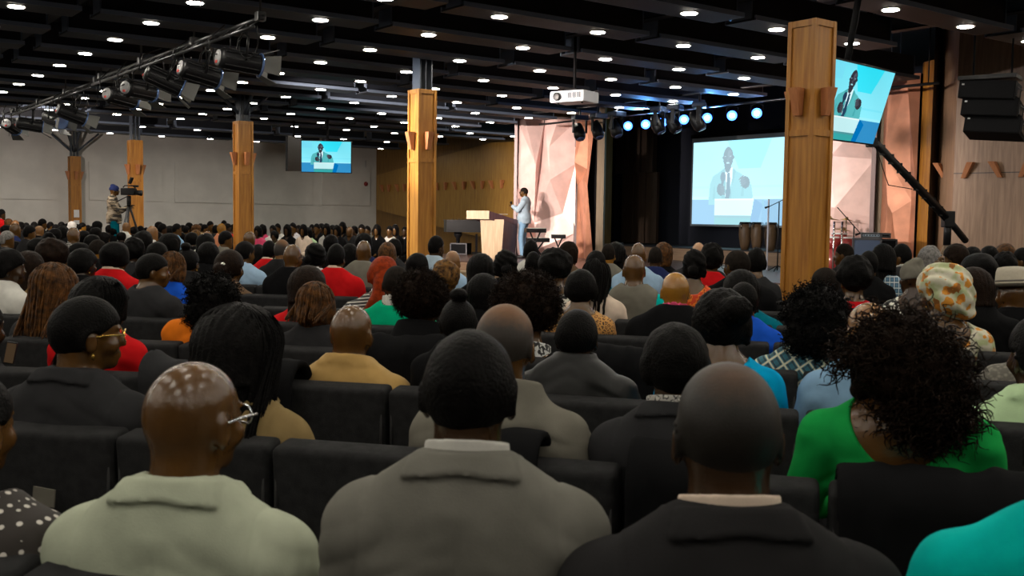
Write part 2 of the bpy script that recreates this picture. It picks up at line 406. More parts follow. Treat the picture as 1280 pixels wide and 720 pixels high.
# television hanging over the far crowd
d = 25.0
BLp = at_d(377, 214.5, d); BRp = at_d(438.5, 216.7, d)
t = flatscreen('television', BLp, BRp - BLp, (0, -.05, 1), (BRp - BLp).length, .745, 'flat television hanging over the far crowd beside the grey wall', 'television', SCR)
m = MB(); cxm = (BRp - BLp).length / 2; m.box((cxm, .14, .4), (.4, .12, .3)); m.tube([(cxm, .16, .5), (cxm, .16, 3.0)], .03, 8); m.build('ceiling_mount', BLACKM, t)
# its twin seen from the side, facing away
p0 = at_d(357, 214, 25.2); p1 = at_d(375, 214, 26.1)
t = empty('television', (0, 0, 0), 0, 'dark back of a second television hanging beside the lit television', 'television')
m = MB(); dirv = (p1 - p0).normalized(); nn = Vector((dirv.y, -dirv.x, 0))
m.slab([p0, p1, p1 + Vector((0, 0, .82)), p0 + Vector((0, 0, .86))], nn, .06); m.build('housing', BLACK, t)
m = MB(); pc = (p0 + p1) / 2; m.tube([pc + Vector((0, .1, .5)), pc + Vector((0, .1, 3))], .03, 8); m.build('ceiling_mount', BLACKM, t)
# tilted television at the front column
BR = at_d(1091, 180, 11.3); wd = Vector((.97, .95, -.0)).normalized(); W_, H_ = 1.36, .78
nn = Vector((wd.y, -wd.x, 0)); up = Vector((0, 0, math.cos(.29))) + nn * math.sin(.29)
t = flatscreen('television', BR - wd * W_, wd, up, W_, H_, 'large tilted television partly hidden by the front wood column', 'television', SCR)
m = MB(); m.box((W_ / 2, .12, H_ / 2), (.5, .1, .35)); m.tube([(W_ / 2, .16, H_ / 2), (W_ / 2, .4, 2.2)], .035, 8); m.build('ceiling_mount', BLACKM, t)
# projection screen on the stage wall
tl = at_v(866, 174, 20.6); bl = at_v(864, 281.5, 20.6); tr = at_v(985, 166, 20.6)
W_ = (tr - tl).length * 1.04; H_ = tl.z - bl.z
xd = Vector((tr.x - tl.x, tr.y - tl.y, 0))
t = empty('projection_screen', (0, 0, 0), 0, 'large projection screen showing the speaker on the dark stage wall', 'projection screen')
x = xd.normalized(); n_ = Vector((x.y, -x.x, 0))
R = Matrix(((x.x, -n_.x, 0), (x.y, -n_.y, 0), (0, 0, 1))).to_4x4(); t.matrix_world = Matrix.Translation((tl.x, tl.y, bl.z)) @ R
m = MB(); m.box((W_ / 2, .02, H_ / 2), (W_ + .04, .03, H_ + .04)); m.build('screen_sheet', mat('screen_white', (.35, .4, .45), .8), t)
o = link('projected_image', SCRP, t); o.scale = (W_ * .975, 1, H_ * .94); o.location = (W_ * .012, -.002, H_ * .015)
m = MB(); m.box((W_ / 2, .03, H_ + .06), (W_ + .1, .1, .1)); m.build('roller_case', BLACKM, t)

# ------------------------------------------------------------------ stage
STZ = .58
W_FLOOR = mat('stage_floor', (0.10, 0.055, 0.045), .35, noise=.2, nscale=5)
poly = [UV(24.5, 19.2), UV(23.8, 14.0), UV(21.5, 13.3), UV(12.5, 13.3), UV(9.8, 14.2), UV(9.6, 20.8), UV(21.7, 20.8), UV(21.7, 19.2)]
m = MB(); m.slab([(p.x, p.y, 0) for p in poly], (0, 0, 1), STZ - .03); struct('floor_stage', m, W_STAGE)
m = MB(); m.slab([(p.x, p.y, STZ - .03) for p in poly], (0, 0, 1), .03); struct('floor_stage_top', m, W_FLOOR)
poly2 = [UV(21.6, 20.85), UV(21.6, 18.9), UV(10.6, 18.9), UV(10.6, 20.85)]
m = MB(); m.slab([(p.x, p.y, STZ) for p in poly2], (0, 0, 1), .30); struct('floor_riser', m, W_STAGE)
m = MB(); m.slab([(p.x, p.y, STZ + .3) for p in poly2], (0, 0, 1), .03); struct('floor_riser_top', m, mat('riser_top', (.02, .02, .025), .5))
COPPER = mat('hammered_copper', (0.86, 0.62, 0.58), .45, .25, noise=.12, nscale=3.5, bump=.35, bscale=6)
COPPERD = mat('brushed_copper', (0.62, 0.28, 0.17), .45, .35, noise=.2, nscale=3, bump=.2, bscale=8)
def crumple(name, label, TL, TR, z0, z1, pts, tris, depth, m_, frame=True):
    """facetted metal panel standing between TL and TR (plan points)"""
    xd = Vector((TR.x - TL.x, TR.y - TL.y, 0)); W = xd.length; xd.normalize(); n = Vector((xd.y, -xd.x, 0))
    t = empty(name, (TL.x, TL.y, 0), 0, label, 'wall panel')
    mb = MB()
    vs = [Vector((TL.x, TL.y, 0)) + xd * (px * W) + Vector((0, 0, z0 + (z1 - z0) * pz)) + n * dd * depth for px, pz, dd in pts]
    mb.add(vs, tris, 0)
    back = [Vector((TL.x, TL.y, z0)) - n * .08, Vector((TR.x, TR.y, z0)) - n * .08, Vector((TR.x, TR.y, z1)) - n * .08, Vector((TL.x, TL.y, z1)) - n * .08]
    o = mb.build('metal_skin', m_, t)
    b = MB(); b.slab(back, n, .06); b.build('backing_board', BLACKM, t)
    if frame:
        f = MB()
        for q in (TL, TR): f.slab([Vector((q.x, q.y, z0)) - xd * .04, Vector((q.x, q.y, z0)) + xd * .04, Vector((q.x, q.y, z1)) + xd * .04, Vector((q.x, q.y, z1)) - xd * .04], n, .16)
        f.slab([Vector((TL.x, TL.y, z1)), Vector((TR.x, TR.y, z1)), Vector((TR.x, TR.y, z1 + .06)), Vector((TL.x, TL.y, z1 + .06))], n, .16)
        f.build('panel_frame', mat('frame_bronze', (.12, .09, .09), .4, .5), t)
    recenter(t); return t
P1 = [(0, 0, 0), (.45, 0, .1), (1, 0, 0), (0, 1, 0), (.16, 1, .6), (.47, 1, .1), (1, 1, 0), (0, .55, .1), (.36, .67, .75), (.31, .25, .1), (.60, .56, .9), (.79, .32, .25), (1, .68, .5), (.40, .06, .5), (1, .18, .3), (.70, 1, .5), (.12, .2, .8), (.56, .80, .5)]
E1 = [(3, 8), (4, 8), (5, 9), (5, 8), (8, 9), (5, 10), (10, 11), (12, 10), (11, 13), (11, 14), (9, 13), (7, 9), (7, 16), (16, 9)]
def tri(pts, edges=()):
    from mathutils.geometry import delaunay_2d_cdt
    r = delaunay_2d_cdt([Vector((p[0], p[1] * 1.9)) for p in pts], list(edges), [], 0, 1e-6)
    return [tuple(r[3][i][0] for i in f) for f in r[2]]
TLp, TRp = at_d(645, 270, 27.2), at_d(720, 270, 26.9)
crumple('metal_wall_panel', 'crumpled pink metal panel lit bright behind the standing speaker', TLp, TRp, STZ, 1.62 + 121 / 1276 * 27, P1, tri(P1, E1), .5, COPPER)
def folds(seed, nf):
    r = random.Random(seed); top = [(i / nf, 1, r.random() if 0 < i < nf else .2) for i in range(nf + 1)]; bot = [(i / nf, 0, r.random() if 0 < i < nf else .2) for i in range(nf + 1)]
    for i in range(1, nf): top[i] = (top[i][0] + r.uniform(-.5, .5) / nf, 1, top[i][2]); bot[i] = (bot[i][0] + r.uniform(-.5, .5) / nf, 0, bot[i][2])
    mid = [((top[i][0] + bot[i][0]) / 2 + (r.uniform(-.6, .6) / nf if 0 < i < nf else 0), .5 + r.uniform(-.2, .2) * (0 < i < nf), r.random()) for i in range(nf + 1)]
    return top + mid + bot
P2 = folds(4, 4)
TL2, TR2 = at_d(722, 270, 26.8), at_d(745, 270, 25.9)
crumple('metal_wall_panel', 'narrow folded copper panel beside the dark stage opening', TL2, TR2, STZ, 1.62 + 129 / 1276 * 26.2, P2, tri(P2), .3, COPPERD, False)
m = MB(); a = at_d(745, 270, 25.9); b = at_d(754, 270, 25.6); m.slab([(a.x, a.y, STZ), (b.x, b.y, STZ), (b.x, b.y, 4.4), (a.x, a.y, 4.4)], (.3, 1, 0), .2); struct('trim_portal', m, wood('grey_oak', (.30, .24, .17), (.22, .17, .12)))
# right hand portal
P3 = [(0, 0, 0), (.5, 0, .4), (1, 0, 0), (0, .4, .5), (0, .75, .1), (0, 1, 0), (.35, 1, .5), (.7, 1, .1), (1, 1, 0), (1, .6, .2), (1, .3, .3), (.45, .62, .2), (.55, .35, .7), (.75, .75, .6), (.25, .2, .2)]
TL3, TR3 = at_d(994, 270, 20.4), at_d(1092, 270, 19.6)
crumple('metal_wall_panel', 'crumpled pink metal panel behind the drum kit', TL3, TR3, STZ, 4.3, P3, tri(P3), .35, COPPER)
P4 = folds(9, 5)
TL4, TR4 = at_d(1103, 270, 19.4), at_d(1147, 270, 18.6)
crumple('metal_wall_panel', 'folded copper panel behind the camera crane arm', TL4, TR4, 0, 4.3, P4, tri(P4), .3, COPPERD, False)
for i, (x0, d0, x1, d1, mm) in enumerate([(1093, 19.6, 1103, 19.4, 'grey_oak'), (1147, 18.6, 1160, 18.3, 'column_oak')]):
    a = at_d(x0, 270, d0); b = at_d(x1, 270, d1); m = MB(); m.slab([(a.x, a.y, 0), (b.x, b.y, 0), (b.x, b.y, 4.5), (a.x, a.y, 4.5)], (.3, 1, 0), .2); struct('trim_strip_%d' % i, m, MATS[mm])
a = at_d(1160, 270, 18.35); b = at_d(1174, 270, 19.0); m = MB(); m.slab([(a.x, a.y, 0), (b.x, b.y, 0), (b.x, b.y, 5.1), (a.x, a.y, 5.1)], (1, 1, 0), .1); struct('trim_dark_gap', m, wood('dark_walnut', (.05, .028, .015), (.03, .018, .01)))  # dark brown strip in the gap beside the walnut wall
# brown drape boards hanging on the stage wall
m = MB()
for i in range(6):
    a = at_v(773 + i * 8, 215, 20.7); b = at_v(773 + i * 8 + 7.6, 215, 20.7); zt = 4.6
    m.slab([(a.x, a.y, 2.95), (b.x, b.y, 2.95), (b.x, b.y, zt), (a.x, a.y, zt)], -Vn, .12 + .05 * (i % 2))
    a = at_v(779 + i * 7.5, 260, 20.7); b = at_v(779 + i * 7.5 + 7.2, 260, 20.7)
    m.slab([(a.x, a.y, .93), (b.x, b.y, .93), (b.x, b.y, 2.95), (a.x, a.y, 2.95)], -Vn, .06 + .04 * (i % 2))
struct('trim_drape_boards', m, wood('drape_brown', (.12, .075, .05), (.07, .045, .03)))

# ------------------------------------------------------------------ stage furniture
def lectern():
    p = at_d(617, 300, 25.6); p.z = STZ
    t = empty('lectern', p, -.12, 'angular lectern with pale wood front and plum side on the stage', 'lectern')
    s = 1276 / 25.6
    def hexa(p, mm, nm, z=None):
        m = MB(); m.add(p, [(0, 3, 2, 1), (4, 5, 6, 7), (0, 1, 5, 4), (1, 2, 6, 5), (2, 3, 7, 6), (3, 0, 4, 7)]); m.build(nm, mm, t)
    hexa([(-.24, -.30, 0), (.24, -.30, 0), (.24, -.26, 0), (-.24, -.26, 0), (-.29, -.34, .98), (.30, -.34, .98), (.30, -.30, .98), (-.29, -.30, .98)], W_LIGHT, 'front_panel')
    hexa([(.242, -.30, 0), (.50, .35, 0), (.20, .45, 0), (-.20, -.25, 0), (.302, -.34, .97), (.55, .40, .80), (.2, .5, .85), (-.25, -.29, .97)], W_DARKP, 'side_panel')
    hexa([(-.61, -.50, .985), (-.05, -.50, .985), (-.05, -.46, .985), (-.61, -.46, .985), (-.61, -.50, 1.19), (-.05, -.50, 1.19), (-.05, -.46, 1.19), (-.61, -.46, 1.19)], W_LIGHT, 'top')
    hexa([(-.048, -.50, .985), (.56, .35, .76), (.2, .6, .80), (-.60, -.45, .99), (-.048, -.50, 1.185), (.56, .35, .97), (.2, .6, 1.0), (-.60, -.45, 1.185)], W_DARKP, 'top_side')
    m = MB(); m.box((.15, .05, 1.11), (.3, .24, .012), rz=.9); m.build('notes', mat('paper', (.8, .8, .8), .6), t)
    return t
lectern()
def piano():
    p = at_d(590, 310, 28.0); p.z = STZ
    t = empty('grand_piano', p, .1, 'black grand piano standing behind the lectern', 'piano')
    PB = mat('piano_black', (.005, .005, .006), .22, spec=.3)
    out = [(-.72, -.55), (.55, -.75), (.78, -.7), (.78, .75), (.1, .9), (-.25, .6), (-.6, .35), (-.78, -.1)]
    m = MB(); k = len(out)
    m.add([(x, y, .62) for x, y in out] + [(x, y, .92) for x, y in out], [tuple(range(k)), tuple(range(2 * k - 1, k - 1, -1))] + [(i, (i + 1) % k, (i + 1) % k + k, i + k) for i in range(k)]); m.build('case', PB, t)
    m = MB(); m.add([(x * 1.02, y * 1.02, .925) for x, y in out] + [(x * 1.02, y * 1.02, .95) for x, y in out], [tuple(range(k)), tuple(range(2 * k - 1, k - 1, -1))] + [(i, (i + 1) % k, (i + 1) % k + k, i + k) for i in range(k)]); m.build('lid', PB, t)
    for x, y in ((-.4, -.3), (.6, -.55), (.45, .55)):
        m = MB(); m.lathe([(.10, .62), (.12, .55), (.055, .45), (.045, .2), (.06, .1), (.035, .06), (.035, 0)], 12, M=Matrix.Translation((x, y, 0))); m.build('leg', PB, t)
    m = MB(); m.box((.1, -.3, .3), (.06, .06, .55)); m.box((.1, -.42, .06), (.25, .2, .06)); m.build('pedal_lyre', PB, t)
    m = MB()
    for i in range(14): m.tube([(-.55 + i * .09, -.35 + .1 * (i % 3), .95), (-.55 + i * .09, -.35 + .1 * (i % 3), .985)], .012, 6)
    m.build('hinge_fittings', CHROME, t)
piano()
p = at_d(611, 316, 24.6); p.z = STZ
def mon(x, y, d, rz, label, nm='stage_monitor', s=1.0, z=STZ):
    p = at_d(x, y, d); t = empty(nm, (p.x, p.y, z), rz, label, 'speaker')
    m = MB(); m.add([(-.3 * s, -.2 * s, 0), (.3 * s, -.2 * s, 0), (.3 * s, .2 * s, 0), (-.3 * s, .2 * s, 0), (-.3 * s, -.15 * s, .12 * s), (.3 * s, -.15 * s, .12 * s), (.3 * s, .12 * s, .42 * s), (-.3 * s, .12 * s, .42 * s)],
                    [(0, 3, 2, 1), (4, 5, 6, 7), (0, 1, 5, 4), (1, 2, 6, 5), (2, 3, 7, 6), (3, 0, 4, 7)]); m.build('cabinet', BLACKM, t)
    m = MB(); m.box((0, -.02 * s, .275 * s), (.54 * s, .02, .38 * s), M=Matrix.Translation((0, 0, 0)) @ Matrix.Rotation(0, 4, 'X')); m.build('grille', BLACK, t)
def boxcase(nm, x0, x1, y0, y1, d, dep, m_, label, cat, feet=False):
    a = at_d(x0, y1, d); b = at_d(x1, y0, d); t = empty(nm, ((a.x + b.x) / 2, d, a.z), -.3, label, cat)
    W, H = (b.x - a.x), b.z - a.z
    m = MB(); m.box((0, dep / 2, H / 2), (W, dep, H), bev=.012); m.build('case', m_, t)
    m = MB()
    for xx in (-1, 1): m.box((xx * (W / 2 - .01), 0, H / 2), (.03, .02, H)); 
    for zz in (.015, H - .015): m.box((0, 0, zz), (W, .02, .03))
    m.build('edge_frame', STEEL, t)
    return t, W, H, dep
t, W, H, dep = boxcase('loudspeaker_cabinet', 562, 584, 304, 318, 27.5, .4, BLACKM, 'black speaker cabinet with wooden rim under the piano', 'speaker')
# digital keyboards on stands
def keyboard(x, y, d, w_, label, rz):
    p = at_d(x, y, d); t = empty('stage_keyboard', (p.x, p.y, STZ), rz, label, 'keyboard'); z = p.z - STZ
    m = MB(); m.box((0, 0, z), (w_, .3, .1), bev=.02); m.build('body', BLACK, t)
    m = MB(); m.box((0, -.08, z + .053), (w_ * .9, .12, .012)); m.build('keys', mat('ivory', (.7, .7, .65), .3), t)
    m = MB()
    for s in (-1, 1): m.tube([(s * w_ * .35, 0, 0), (-s * w_ * .35 * .7, 0, z - .05)], .018, 6); m.tube([(s * w_ * .35, -.2, .02), (s * w_ * .35, .2, .02)], .018, 6)
    m.build('stand', BLACK, t)
keyboard(669, 288, 24.2, .48, 'upper black keyboard on a stand beside the speaker', .2)
keyboard(672, 300, 24.8, .55, 'lower black keyboard on a crossed stand by the speaker', .15)
keyboard(698, 295.5, 25.5, .36, 'small dark keyboard on its own stand before the pink panel', 0)
# conga drums on the riser
for i, x in enumerate((931, 946, 963)):
    p = at_z(x, 313, STZ + .33); d = 24.8 - i * .25; p = at_d(x, 311, d)
    t = empty('conga_drum', (p.x, p.y, STZ + .33), 0, ['brown conga drum at the outer end of the three', 'brown conga drum in the middle of the three', 'brown conga drum seen through the clear shield'][i], 'drum', 'conga drums on the riser')
    m = MB(); m.lathe([(.09, 0), (.12, .12), (.155, .34), (.15, .5), (.125, .64)], 20); m.build('shell', wood('conga_wood', (.20, .12, .06), (.12, .07, .035)), t)
    m = MB(); m.lathe([(.13, .62), (.137, .64), (.137, .665), (.12, .67)], 20); m.build('rim', BLACK, t)
    for k in range(5):
        a = k * 2 * PI / 5 - 1.2; m = MB(); m.tube([(.14 * math.cos(a), .14 * math.sin(a), .65), (.165 * math.cos(a), .165 * math.sin(a), .58), (.16 * math.cos(a), .16 * math.sin(a), .5)], .01, 6); m.build('tension_lug', CHROME, t)
# clear drum shield
GLASS = bpy.data.materials.new('clear_acrylic'); GLASS.use_nodes = True
g = GLASS.node_tree.nodes['Principled BSDF']; g.inputs['Transmission Weight'].default_value = 1; g.inputs['Roughness'].default_value = .02; g.inputs['Base Color'].default_value = (.9, .93, .95, 1); g.inputs['IOR'].default_value = 1.1
t = empty('drum_shield', (0, 0, 0), 0, 'clear acrylic drum shield with pale edges in front of the congas', 'drum shield')
qs = [at_d(951, 300, 22.6), at_d(959.5, 300, 21.6), at_d(983, 300, 20.6)]
for i in range(2):
    a, b = qs[i], qs[i + 1]; zt = at_d(955, 249, 21.8).z
    m = MB(); m.slab([(a.x, a.y, STZ), (b.x, b.y, STZ), (b.x, b.y, zt), (a.x, a.y, zt)], (.5, 1, 0), .008); m.build('shield_pane', GLASS, t)
m = MB()
for q in qs[1:]: m.box((q.x, q.y, (STZ + zt) / 2), (.03, .03, zt - STZ))
m.build('edge_strip', mat('acrylic_edge', (.75, .75, .85), .3), t)
recenter(t)
def mic_stand(x, ybase, d, z0, h, boom, label, rz=0):
    p = at_d(x, ybase, d); t = empty('microphone_stand', (p.x, p.y, z0), rz, label, 'microphone stand')
    m = MB(); m.tube([(0, 0, .02), (0, 0, h)], .012, 6)
    for k in range(3): a = k * 2.1; m.tube([(0, 0, .12), (.25 * math.cos(a), .25 * math.sin(a), 0.01)], .01, 6)
    m.build('pole', BLACK, t)
    m = MB(); m.tube([(-boom[0], 0, h - boom[1]), (boom[2], 0, h + boom[3])], .009, 6); m.build('boom', BLACK, t)
    m = MB(); e = (-boom[0], 0, h - boom[1]); m.tube([e, (e[0] - .09, 0, e[2] - .03)], [.014, .022], 8); m.build('microphone', BLACKM, t)
mic_stand(972, 320, 21.0, STZ, 1.42, (.2, .09, .22, .12), 'tall boom microphone stand beside the projection screen')
mic_stand(1067, 300, 18.8, STZ, .95, (-.12, .12, -.32, .35), 'boom microphone stand leaning over the drum kit', 0)
# drum kit
t = empty('drum_kit', (0, 0, 0), 0, 'drum kit with cymbals on stands before the pink panel', 'drum kit')
dk = 19.4
def dk_(x, y): return at_d(x, y, dk)
REDD = mat('drum_red', (.25, .03, .03), .25); CYM = mat('bronze', (.35, .25, .08), .3, .9); WH = mat('drum_skin', (.7, .7, .72), .5)
for (x, y, r) in ((1037, 274, .21), (1058, 275, .13), (1054, 288, .17), (1030, 281, .16)):
    p = dk_(x, y); m = MB(); M = Matrix.Translation(p) @ Matrix.Rotation(.12, 4, 'Y')
    m.lathe([(r, 0), (r * .3, .02), (.03, .045), (.02, .06)], 20, M=M); m.build('cymbal', CYM, t)
    m = MB(); m.tube([p, (p.x, p.y, STZ + .3)], .012, 6)
    for k in range(3): a = k * 2.1 + .5; m.tube([(p.x, p.y, STZ + .35), (p.x + .25 * math.cos(a), p.y + .25 * math.sin(a), STZ + .01)], .012, 6)
    m.build('cymbal_stand', CHROME, t)
for (x, y, r, h) in ((1049, 297, .14, .16), (1041, 303, .15, .2), (1057, 305, .17, .25)):
    p = dk_(x, y); m = MB(); m.lathe([(r, -h / 2), (r, h / 2)], 20, M=Matrix.Translation(p)); m.build('drum', REDD, t)
    m = MB(); m.lathe([(r + .008, h / 2 - .02), (r + .008, h / 2 + .01), (r * .9, h / 2 + .012)], 20, M=Matrix.Translation(p)); m.build('drum_skin', WH, t)
p = dk_(1044, 322); m = MB(); m.lathe([(.27, -.2), (.27, .2)], 24, M=Matrix.Translation((p.x, p.y, STZ + .29)) @ Matrix.Rotation(PI / 2, 4, 'X')); m.build('bass_drum', REDD, t)
for x in (1036, 1046): 
    p = dk_(x, 300); m = MB(); m.tube([(p.x, p.y - .3, STZ), (p.x, p.y - .3, 1.62)], .02, 8); m.build('rack_post', CHROME, t)
recenter(t)
t, W, H, dep = boxcase('equipment_case', 1066, 1101, 298, 322, 17.5, .5, mat('case_blue', (.035, .055, .10), .45), 'slate blue equipment cabinet beside the drum kit', 'equipment case')
t, W, H, dep = boxcase('amplifier_case', 1100, 1121, 299, 322, 18.2, .5, BLACKM, 'black case behind the slate blue cabinet', 'equipment case')
t, W, H, dep = boxcase('audio_mixer', 1077, 1101, 291, 297.6, 17.6, .3, mat('mixer_grey', (.25, .33, .40), .4), 'pale grey rack unit on the slate blue cabinet', 'audio equipment')
m = MB()
for k in range(6): m.lathe([(.012, 0), (.010, .012)], 8, M=Matrix.Translation((-W * .35 + k * W * .14, -.012, H * .5)) @ Matrix.Rotation(PI / 2, 4, 'X'))
m.build('knob', BLACK, t)
t, W, H, dep = boxcase('audio_receiver', 1101.5, 1113, 291.5, 297.6, 17.9, .3, BLACKM, 'small black unit beside the pale grey rack unit', 'audio equipment')
# side lectern stump / clear podium at the stage front
a = at_d(583, 346, 22.2)
t = empty('front_table', (a.x, a.y, 0), 0, 'small pale wood stand at the stage edge by the crowd', 'stand')
m = MB(); m.box((0, 0, .2), (.28, .3, .4)); m.build('base', W_LIGHT, t)
m = MB(); m.box((0, 0, .42), (.36, .36, .04), bev=.01); m.build('table_top', W_LIGHT, t)

# ------------------------------------------------------------------ rigging
def truss(u0, u1, v, z, label):
    t = empty('lighting_truss', UV((u0 + u1) / 2, v, z), math.atan2(UY, UX), label, 'lighting truss', 'lighting trusses over the crowd'); L = u1 - u0
    m = MB(); m.tube([(-L / 2, 0, .0), (L / 2, 0, .0)], .03, 8); m.tube([(-L / 2, .12, -.12), (L / 2, .12, -.12)], .022, 8); m.build('main_pipe', STEEL, t)
    m = MB(); k = int(L / .45)
    for i in range(k): x = -L / 2 + L * i / k; m.tube([(x, 0, 0), (x + L / k / 2, .12, -.12), (x + L / k, 0, 0)], .009, 5)
    m.build('web_brace', STEEL, t)
    for x in (-L / 2 + .1, -L / 6, L / 6, L / 2 - .1):
        m = MB(); m.tube([(x, 0, 0), (x, 0, 5.0 - z)], .014, 6); m.box((x, 0, .02), (.1, .1, .1), bev=.01); m.build('hanger_rod', STEEL, t)
    m = MB(); random.seed(5)
    for i in range(int(L * 1.2)):
        x = -L / 2 + .3 + i / 1.2; pts = [(x + .5 * s, -.05 - .05 * math.sin(s * 6), -.05 - .28 * math.sin(s * PI) - .1 * s) for s in [j / 10 for j in range(11)]]; m.tube(pts, .008, 5)
    m.build('cable', BLACK, t)
    return t
truss(10.9, 17.6, 4.62, 3.80, 'lighting truss with large lamps above the middle of the crowd')
truss(18.0, 24.6, 4.7, 3.80, 'lighting truss with lamps over the far crowd by the grey wall')
def fresnel(p, aim, label, grp, power=0.0, col=(1, .85, .75), wide=.5):
    d = (aim - p).normalized(); q = d.to_track_quat('X', 'Z').to_matrix().to_4x4()
    t = empty('stage_light', p, 0, label, 'stage light', grp); t.matrix_world = Matrix.Translation(p) @ q
    m = MB(); m.tube([(-.26, 0, 0), (-.22, 0, 0), (.22, 0, 0), (.24, 0, 0)], [.10, .125, .125, .13], 16, caps=True)
    for k in range(10):
        a = k * 2 * PI / 10; m.box((0, .132 * math.cos(a), .132 * math.sin(a)), (.42, .012, .012))
    m.build('lamp_body', BLACK, t)
    m = MB(); m.lathe([(.095, 0), (.095, .012), (.06, .018)], 16, M=Matrix.Translation((-.262, 0, 0)) @ Matrix.Rotation(-PI / 2, 4, 'Y')); m.build('back_plate', mat('lamp_back', (.35, .35, .36), .4), t)
    m = MB(); m.box((-.285, 0, -.05), (.015, .04, .03)); m.build('red_switch', mat('switch_red', (.7, .03, .02), .4), t)
    m = MB(); m.tube([(.02, .15, 0), (.02, .16, .28), (.02, 0, .34), (.02, -.16, .28), (.02, -.15, 0)], .014, 6); m.box((.02, 0, .36), (.07, .07, .08)); m.build('yoke', BLACK, t)
    m = MB(); m.lathe([(.135, .0), (.15, .02), (.11, .03)], 16, M=Matrix.Translation((.23, 0, 0)) @ Matrix.Rotation(PI / 2, 4, 'Y')); m.build('lens_ring', mat('lens_blue', (.25, .4, .8), .15, .6), t)
    for k in range(4):
        a = k * PI / 2; m = MB()
        M = Matrix.Rotation(a, 4, 'X')
        m.add([(.25, -.09, .13), (.25, .09, .13), (.43, .12, .20), (.43, -.12, .20), (.25, -.09, .136), (.25, .09, .136), (.43, .12, .206), (.43, -.12, .206)], [(0, 1, 2, 3), (7, 6, 5, 4), (0, 4, 5, 1), (1, 5, 6, 2), (2, 6, 7, 3), (3, 7, 4, 0)], 0, False, M); m.build('barn_door', mat('door_grey', (.13, .13, .12), .5), t)
    m = MB(); m.tube([(-.26, 0, .05), (-.36, .02, .0), (-.38, .04, .2), (-.2, .05, .4)], .009, 6); m.build('cable', BLACK, t)
    if power:
        L = bpy.data.lights.new('lamp', 'SPOT'); L.energy = power; L.color = col; L.spot_size = wide; L.spot_blend = .6; L.shadow_soft_size = .1
        o = bpy.data.objects.new('lamp', L); COL.objects.link(o); o.parent = t; o.location = (.3, 0, 0); o.rotation_euler = (0, -PI / 2, 0)
    return t
aimP = UV(21.5, 17.0, 2.2)
places = [(300, 77, 0), (250, 92, 1), (206, 101, 2), (174, 113, 3), (151, 122, 4), (90, 143, 5), (68, 149, 6), (38, 156, 7), (14, 158, 8)]
desc = ['lamp at the near end of the front truss, beside the ceiling rod', 'second lamp along the front truss', 'lamp in the middle of the front truss', 'fourth lamp along the front truss', 'lamp at the far end of the front truss',
        'first lamp of the distant truss, barn door glowing blue', 'second lamp of the distant truss', 'third lamp of the distant truss, tilted down', 'last lamp of the distant truss by the picture edge']
aims = [UV(11.6, 17, 2.4), UV(13.5, 16.5, 1.0), UV(13.38, 8.2, 1.9), UV(22.0, 17.2, 2.8), UV(22.0, 17.0, 1.8), UV(20.5, 8.4, 2.2), UV(13.2, 8.3, 1.8), UV(21, 15.7, 1.9), UV(35, 11, 1.5)]
pw = [2600, 900, 1000, 5200, 4200, 260, 0, 900, 650]
for x, y, i in places:
    zz = 3.42 if i else 3.42
    p = at_z(x, y, zz)
    fresnel(p, p + (aims[i] - p).normalized() * 1 + Vector((0, 0, -.12)) if pw[i] == 0 else aims[i], 'black theatre ' + desc[i], 'theatre lamps on the trusses', pw[i] * STAGE_SPOT, wide={8: 1.7, 2: 1.3, 5: .9}.get(i, .5), col=(.95, .96, 1) if i == 2 else (1, .85, .75))
